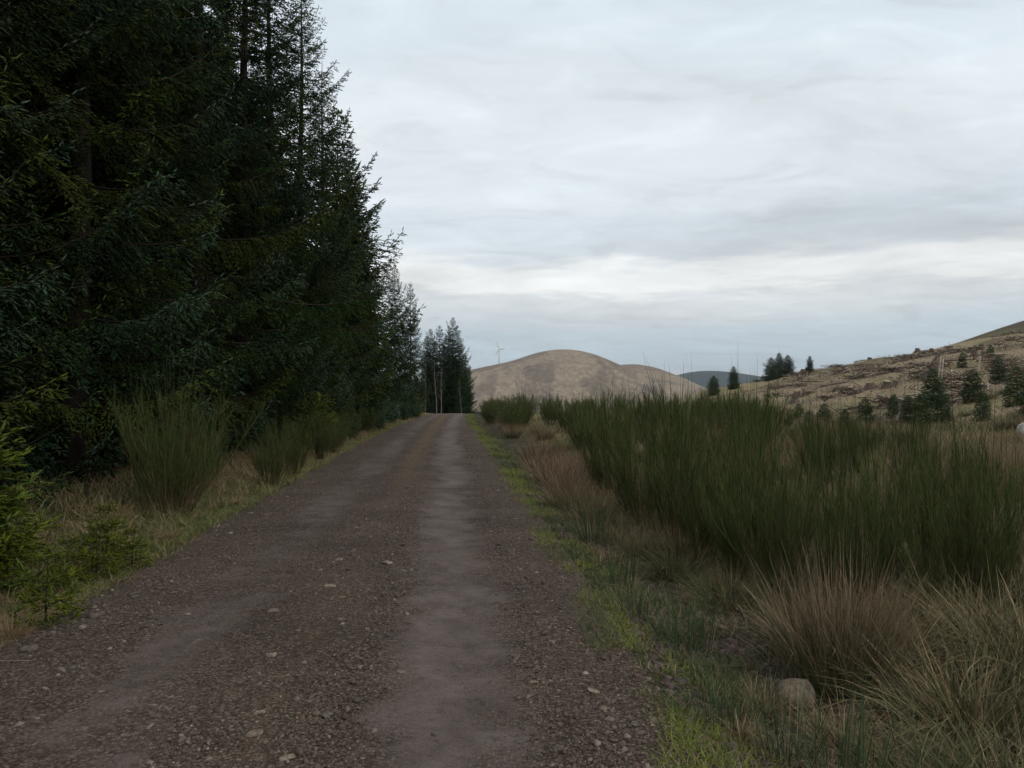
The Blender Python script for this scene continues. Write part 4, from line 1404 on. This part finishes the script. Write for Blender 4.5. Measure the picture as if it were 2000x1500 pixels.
# middling stones, each its own object
zones = (("loose stone in the gravel crown between the two wheel ruts", -0.02, 0.36, 45), ("loose stone on the left shoulder of the track", -1.55, 0.28, 40),
         ("loose stone on the right shoulder of the track", 1.45, 0.22, 25), ("dark broken stone in the ditch right of the lime grass", 2.9, 0.42, 70))
for lab, c0, sp_, nst in zones:
    for k in range(nst):
        d = 3.0 * (10.5 / 3.0) ** rg.random()
        l = rg.normal(c0, sp_)
        x = float(road_c(d)) + l
        ditch = c0 > 2
        s = rg.uniform(0.018, 0.036) if not ditch else rg.uniform(0.03, 0.075)
        k_ = int(rg.choice([0, 1, 1, 2, 3, 3, 4, 4])) if not ditch else int(rg.choice([1, 3, 3, 4]))
        z = float(track_z(np.array([x]), np.array([d]))[0]) if not ditch else H1(x, d)
        o = obj("stone", STN[k_], None, (x, d, z + s * 0.12), rg.uniform(0, 6.28), (s * rg.uniform(0.9, 1.4), s, s))
        o.rotation_euler = (rg.normal(0, 0.15), rg.normal(0, 0.15), rg.uniform(0, 6.28))
        tag(o, lab, "stone", "loose stones: " + lab.split(" the ", 1)[-1][:40])


# gravel too small and too many to count
def gravel(name, label, x, y, z, size, cols):
    n = len(x)
    cube = np.array([[-1, -1, -1], [1, -1, -1], [1, 1, -1], [-1, 1, -1], [-1, -1, 1], [1, -1, 1], [1, 1, 1], [-1, 1, 1]], float)
    tri = np.array([[0, 1, 5], [0, 5, 4], [1, 2, 6], [1, 6, 5], [2, 3, 7], [2, 7, 6], [3, 0, 4], [3, 4, 7], [4, 5, 6], [4, 6, 7]])
    p = cube[None] * RNG.uniform(0.35, 1.05, (n, 8, 3)) * np.array([1, 1, 0.45])
    p[:, 4:, :2] *= 0.7
    a = RNG.uniform(0, 6.28, n)
    ca, sa = np.cos(a), np.sin(a)
    el = RNG.uniform(0.6, 1.0, n)
    q = p.copy()
    q[..., 0] = p[..., 0] * ca[:, None] - p[..., 1] * (sa * el)[:, None]
    q[..., 1] = p[..., 0] * sa[:, None] + p[..., 1] * (ca * el)[:, None]
    q[..., 2] += RNG.normal(0, 0.25, n)[:, None] * p[..., 0] * 0.6
    q *= size[:, None, None]
    q += np.stack([x, y, z + size * 0.10], 1)[:, None]
    F = (np.arange(n)[:, None, None] * 8 + tri[None]).reshape(-1, 3)
    C = np.repeat(cols[:, None], 8, 1).reshape(-1, 3)
    o = obj(name, mesh(name, q.reshape(-1, 3), F, M_GRAVEL, C))
    return tag(o, label, "gravel", kind="stuff")


GP = np.array([[0.084, 0.060, 0.045], [0.066, 0.048, 0.037], [0.110, 0.083, 0.064], [0.090, 0.076, 0.064], [0.138, 0.114, 0.092], [0.080, 0.054, 0.043]])
n = 52000
y = ydist(n, 2.3, 24, 1.1)
l = RNG.uniform(-2.05, 2.0, n)
r_ = np.maximum(np.exp(-((l - 0.86) / 0.38) ** 4), 0.9 * np.exp(-((l + 0.82) / 0.34) ** 4))
keep = RNG.random(n) < (1 - 0.80 * r_) * (0.35 + 0.65 * sstep(0.35, 0.6, fbm(l, y, 0.5, 391, 3)))
y, l = y[keep], l[keep]
x = road_c(y) + l
n = len(x)
rk = r_[keep]
size = np.clip(np.exp(RNG.normal(-5.15, 0.52, n)), 0.0025, 0.022) * (1 + 0.02 * y) * (1 - 0.45 * rk)
cols = pick(RNG, GP, n, 0.6, 1.25)
pl = RNG.random(n) < 0.035
cols[pl] = pick(RNG, [[0.23, 0.195, 0.15]], int(pl.sum()))
gravel("gravel", "brown crushed gravel lying loose on the track", x, y, track_z(x, y), size, cols)
n = 19000
y = ydist(n, 2.5, 14)
l = RNG.uniform(0.15, 1.9, n)
x = road_c(y) + road_w(y) + l
keep = fbm(x, y, 0.6, 192, 3) < 0.68
x, y = x[keep], y[keep]
n = len(x)
size = np.clip(np.exp(RNG.normal(-4.25, 0.5, n)), 0.005, 0.05)
gravel("ditch_gravel", "dark broken gravel in the ditch on the right", x, y, height(x, y), size, pick(RNG, [[0.062, 0.048, 0.042], [0.085, 0.068, 0.058], [0.070, 0.048, 0.042]], n, 0.6, 1.3))
# needles and straw fallen on the track
n = 9000
y = ydist(n, 2.4, 20)
l = RNG.uniform(-2.0, 1.95, n)
keep = RNG.random(n) < 0.35 + 0.65 * (np.exp(-((np.abs(l) - 0.84) / 0.42) ** 4) < 0.5)
y, l = y[keep], l[keep]
x = road_c(y) + l
n = len(x)
cc = pick(RNG, [[0.22, 0.165, 0.095], [0.13, 0.075, 0.035], [0.17, 0.115, 0.065]], n, 0.6, 1.2)
o = cover("needle_litter", "brown needles and straw bits scattered over the track", x, y, RNG.uniform(0.010, 0.032, n), 0.0022 + 0.0002 * y, RNG.uniform(1.2, 1.55, n), RNG.uniform(0, 0.05, n), cc, cc, 2, z=track_z(x, y) + 0.016)
o["category"] = "litter"

# a few fallen sticks along the left edge
for i, (a, b_, L, az, lab) in enumerate(((395, 1060, 0.55, 0.55, "long dry stick lying along the left edge of the track"), (375, 1097, 0.36, 0.12, "pale stick among the edge stones on the left"),
                                         (265, 1133, 0.22, 0.6, "short pale stick by the saplings"), (20, 1300, 0.3, 0.3, "straw coloured stick at the lower left"),
                                         (1390, 1282, 0.42, 0.0, "long pale straw lying across the ditch"), (1190, 1145, 0.3, -0.3, "pale twig on the right verge"))):
    x, d = ground_at(a, b_)
    m = MB()
    q = np.linspace(-0.5, 0.5, 6)
    m.tube(np.stack([q * L, 0.012 * np.sin(q * 7 + i), 0.006 * np.cos(q * 5)], 1), 0.0045 * (1 - 0.5 * (q + 0.5)), (0.16, 0.12, 0.085), 5)
    tag(obj("stick", m.build("stick", M_WOOD), None, (x, d, H1(x, d) + 0.03), az), lab, "stick", "sticks on the verges")
# dead russet spruce branch under the left row
m = MB()
r = np.random.default_rng(4)
for k in range(16):
    az = r.uniform(-0.8, 0.8)
    q = np.linspace(0, 1, 5)[:, None]
    L = r.uniform(0.5, 1.1)
    p0 = np.array([r.uniform(-0.3, 0.3), r.uniform(-0.2, 0.2), 0.05])
    dv = np.array([cos(az), sin(az), 0.3 * r.random()])
    m.tube(p0 + dv * L * q + np.array([0, 0, 0.25]) * L * q * (1 - q), 0.009 * (1 - 0.7 * q[:, 0]), (0.15, 0.085, 0.05), 4, False)
    for j in range(12):
        t = r.uniform(0.2, 1)
        a2 = az + r.choice([-1, 1]) * r.uniform(0.5, 1.0)
        m.tube(p0 + dv * L * t + np.array([cos(a2), sin(a2), -0.1]) * np.array([[0], [0.5], [1]]) * r.uniform(0.1, 0.25), [0.004, 0.003, 0.001], (0.19, 0.10, 0.055), 3, False)
x, d = px(545, 16.5), 16.5
tag(obj("dead_branch", m.build("dead_branch", M_WOOD), None, (x, d, H1(x, d)), 2.6, 1.2), "russet dead spruce branch lying under the left row", "branch")

# ------------------------------------------------------------------ stumps, logs and brash on the felled slope
def stump(name, seed):
    r = np.random.default_rng(seed)
    m = MB()
    a = np.linspace(0, 2 * pi, 10, endpoint=False)
    pr = []
    for z, rr in ((-0.1, 0.34), (0.05, 0.26), (0.2, 0.20), (0.34, 0.185)):
        flare = 1 + (0.25 * np.abs(np.sin(a * 2 + seed)) if z < 0.1 else 0)
        pr.append(np.stack([rr * flare * np.cos(a), rr * flare * np.sin(a), np.full(10, z) + (0.03 * np.cos(a) if z > 0.3 else 0)], 1))
    v = np.vstack(pr)
    f = []
    for i in range(3):
        for j in range(10):
            p, q = i * 10 + j, i * 10 + (j + 1) % 10
            f += [(p, q, q + 10), (p, q + 10, p + 10)]
    side = (v, f)
    m.add(v, f, (0.085, 0.065, 0.05))
    bark = m.build(name + "_bark", M_WOOD)
    m = MB()
    top = np.vstack([pr[-1] * np.array([0.97, 0.97, 1]) + np.array([0, 0, 0.004]), [[0, 0, 0.345]]])
    m.add(top, [(j, (j + 1) % 10, 10) for j in range(10)], (0.34, 0.29, 0.23))
    return [("bark", bark), ("cut_face", m.build(name + "_cut", M_WOOD))]


STUMP = [stump("stump_a", 1), stump("stump_b", 2)]


def log_mesh(name, seed, L, rad, col):
    r = np.random.default_rng(seed)
    m = MB()
    q = np.linspace(0, 1, 6)
    m.tube(np.stack([(q - 0.5) * L, 0.04 * L * np.sin(q * 3 + seed) * 0.5, rad * 0.7 + 0.03 * np.sin(q * 5)], 1), rad * (1 - 0.45 * q), col, 7)
    for k in range(4):
        t = r.uniform(0.1, 0.9)
        az = r.uniform(0, 6.28)
        p0 = np.array([(t - 0.5) * L, 0, rad])
        m.tube(p0 + np.array([0.3, cos(az) * 0.5, 0.5 + 0.5 * r.random()]) * np.array([[0], [0.5], [1]]) * r.uniform(0.15, 0.5), [0.018, 0.012, 0.004], col, 4)
    return m.build(name, M_WOOD)


LOGS = [log_mesh("log_a", 1, 2.2, 0.07, (0.20, 0.165, 0.13)), log_mesh("log_b", 2, 1.5, 0.06, (0.36, 0.32, 0.27)), log_mesh("log_c", 3, 3.0, 0.08, (0.12, 0.09, 0.07))]


def brash(name, seed, n, W):
    r = np.random.default_rng(seed)
    m = MB()
    for k in range(n):
        a = r.uniform(0, 6.28)
        c = np.array([r.normal(0, W * 0.4), r.normal(0, W * 0.25), abs(r.normal(0.12, 0.12))])
        dv = np.array([cos(a), sin(a), r.normal(0.1, 0.3)]) * r.uniform(0.25, 0.9)
        col = np.array([0.105, 0.075, 0.055]) * r.uniform(0.45, 1.3) if r.random() < 0.82 else np.array([0.34, 0.30, 0.25])
        m.tube([c - dv * 0.5, c + r.normal(0, 0.04, 3), c + dv * 0.5], [0.024, 0.018, 0.006], col, 4, False)
    return m.build(name, M_WOOD)


BRASH = [brash("brash_a", 1, 110, 1.3), brash("brash_b", 2, 90, 1.7)]
rs = np.random.default_rng(31)


def slope_spot(lo=1530, hi=2090, d0=40, d1=108):
    while True:
        d = rs.uniform(d0, d1)
        p_ = rs.uniform(lo, hi)
        x = px(p_, d)
        if x > 17.5:
            return x, d


for k in range(42):
    x, d = slope_spot()
    thing("tree_stump", "weathered cut stump on the felled slope", "stump", (x, d, H1(x, d)), rs.uniform(0, 6.28), rs.uniform(0.9, 1.7), "stumps on the felled slope", STUMP[k % 2])
for k in range(60):
    x, d = slope_spot()
    o = obj("log", LOGS[k % 3], None, (x, d, H1(x, d) + 0.03), rs.uniform(0, 6.28), rs.uniform(0.6, 1.1))
    o.rotation_euler = (rs.normal(0, 0.1), -0.15 + rs.normal(0, 0.12), rs.normal(0, 0.9))
    tag(o, "fallen log or pole left lying on the felled slope", "log", "logs on the felled slope")
for k in range(75):
    x, d = slope_spot(1480, 2090, 36, 112)
    tag(obj("brash_heap", BRASH[k % 2], None, (x, d, H1(x, d)), rs.uniform(0, 6.28), rs.uniform(0.7, 1.6)), "heap of dead brown brash on the felled slope", "brash", "brash heaps on the felled slope")
for p_, d, h, lab in ((1832, 47, 2.2, "pale snapped trunk standing beside the tallest young spruce"), (1838, 48, 1.9, "second pale snapped trunk beside the first on the slope"), (1912, 52, 1.6, "leaning pale snag on the upper felled slope")):
    x = px(p_, d)
    m = MB()
    q = np.linspace(0, 1, 6)
    m.tube(np.stack([0.08 * q * h, 0.03 * np.sin(q * 4), q * h - 0.1], 1), 0.055 * (1 - 0.5 * q), (0.38, 0.33, 0.27), 6)
    for k in range(5):
        t = rs.uniform(0.3, 1.0)
        a = rs.uniform(0, 6.28)
        m.tube(np.array([0.08 * t * h, 0, t * h]) + np.array([cos(a), sin(a), 0.4]) * np.array([[0], [0.5], [1]]) * 0.35, [0.016, 0.011, 0.004], (0.33, 0.28, 0.22), 4)
    tag(obj("snag", m.build("snag", M_WOOD), None, (x, d, H1(x, d)), 0.2 * (p_ - 1835) / 40), lab, "dead tree", "snags on the felled slope")

nb_ = 5200
dd_ = 38 * (108 / 38) ** (RNG.random(nb_) ** 0.8)
xx_ = px(RNG.uniform(1500, 2100, nb_), dd_)
kp = (xx_ > 17) & (fbm(xx_, dd_, 4.0, 511, 3) > 0.42)
xx_, dd_ = xx_[kp], dd_[kp]
nb_ = len(xx_)
zz_ = height(xx_, dd_) + RNG.uniform(0.02, 0.16, nb_)
cc = pick(RNG, [[0.085, 0.060, 0.045], [0.060, 0.042, 0.034], [0.12, 0.085, 0.062], [0.105, 0.075, 0.055], [0.36, 0.32, 0.27]], nb_, 0.6, 1.25)
o = cover("brash", "dead twigs and splinters littering the felled slope", xx_, dd_, RNG.uniform(0.3, 1.3, nb_), RNG.uniform(0.03, 0.09, nb_), RNG.uniform(0.9, 1.6, nb_), RNG.uniform(0, 0.2, nb_), cc, cc, 2, z=zz_)
o["category"] = "brash"

# ------------------------------------------------------------------ the air
def haze():
    m = bpy.data.materials.new("haze")
    m.use_nodes = True
    nt = m.node_tree
    nt.nodes.clear()
    out = nd(nt, "ShaderNodeOutputMaterial")
    v = nd(nt, "ShaderNodeVolumePrincipled")
    v.inputs["Color"].default_value = (0.80, 0.89, 1.0, 1)
    v.inputs["Density"].default_value = 0.00011
    v.inputs["Anisotropy"].default_value = 0.2
    nt.links.new(v.outputs[0], out.inputs["Volume"])
    x0, x1, y0, y1, z0, z1 = -6500, 6500, -3500, 9500, -22, 260
    co = [(x, y, z) for z in (z0, z1) for y in (y0, y1) for x in (x0, x1)]
    f = [(0, 2, 3, 1), (4, 5, 7, 6), (0, 1, 5, 4), (2, 6, 7, 3), (0, 4, 6, 2), (1, 3, 7, 5)]
    me = mesh("haze", np.array(co), np.array(f), m)
    tag(obj("haze", me), "thin pale haze in the distance", "haze", kind="stuff")


haze()
print("TRIS", sum(len(m.polygons) * (2 if len(m.polygons) and m.polygons[0].loop_total == 4 else 1) for m in bpy.data.meshes))
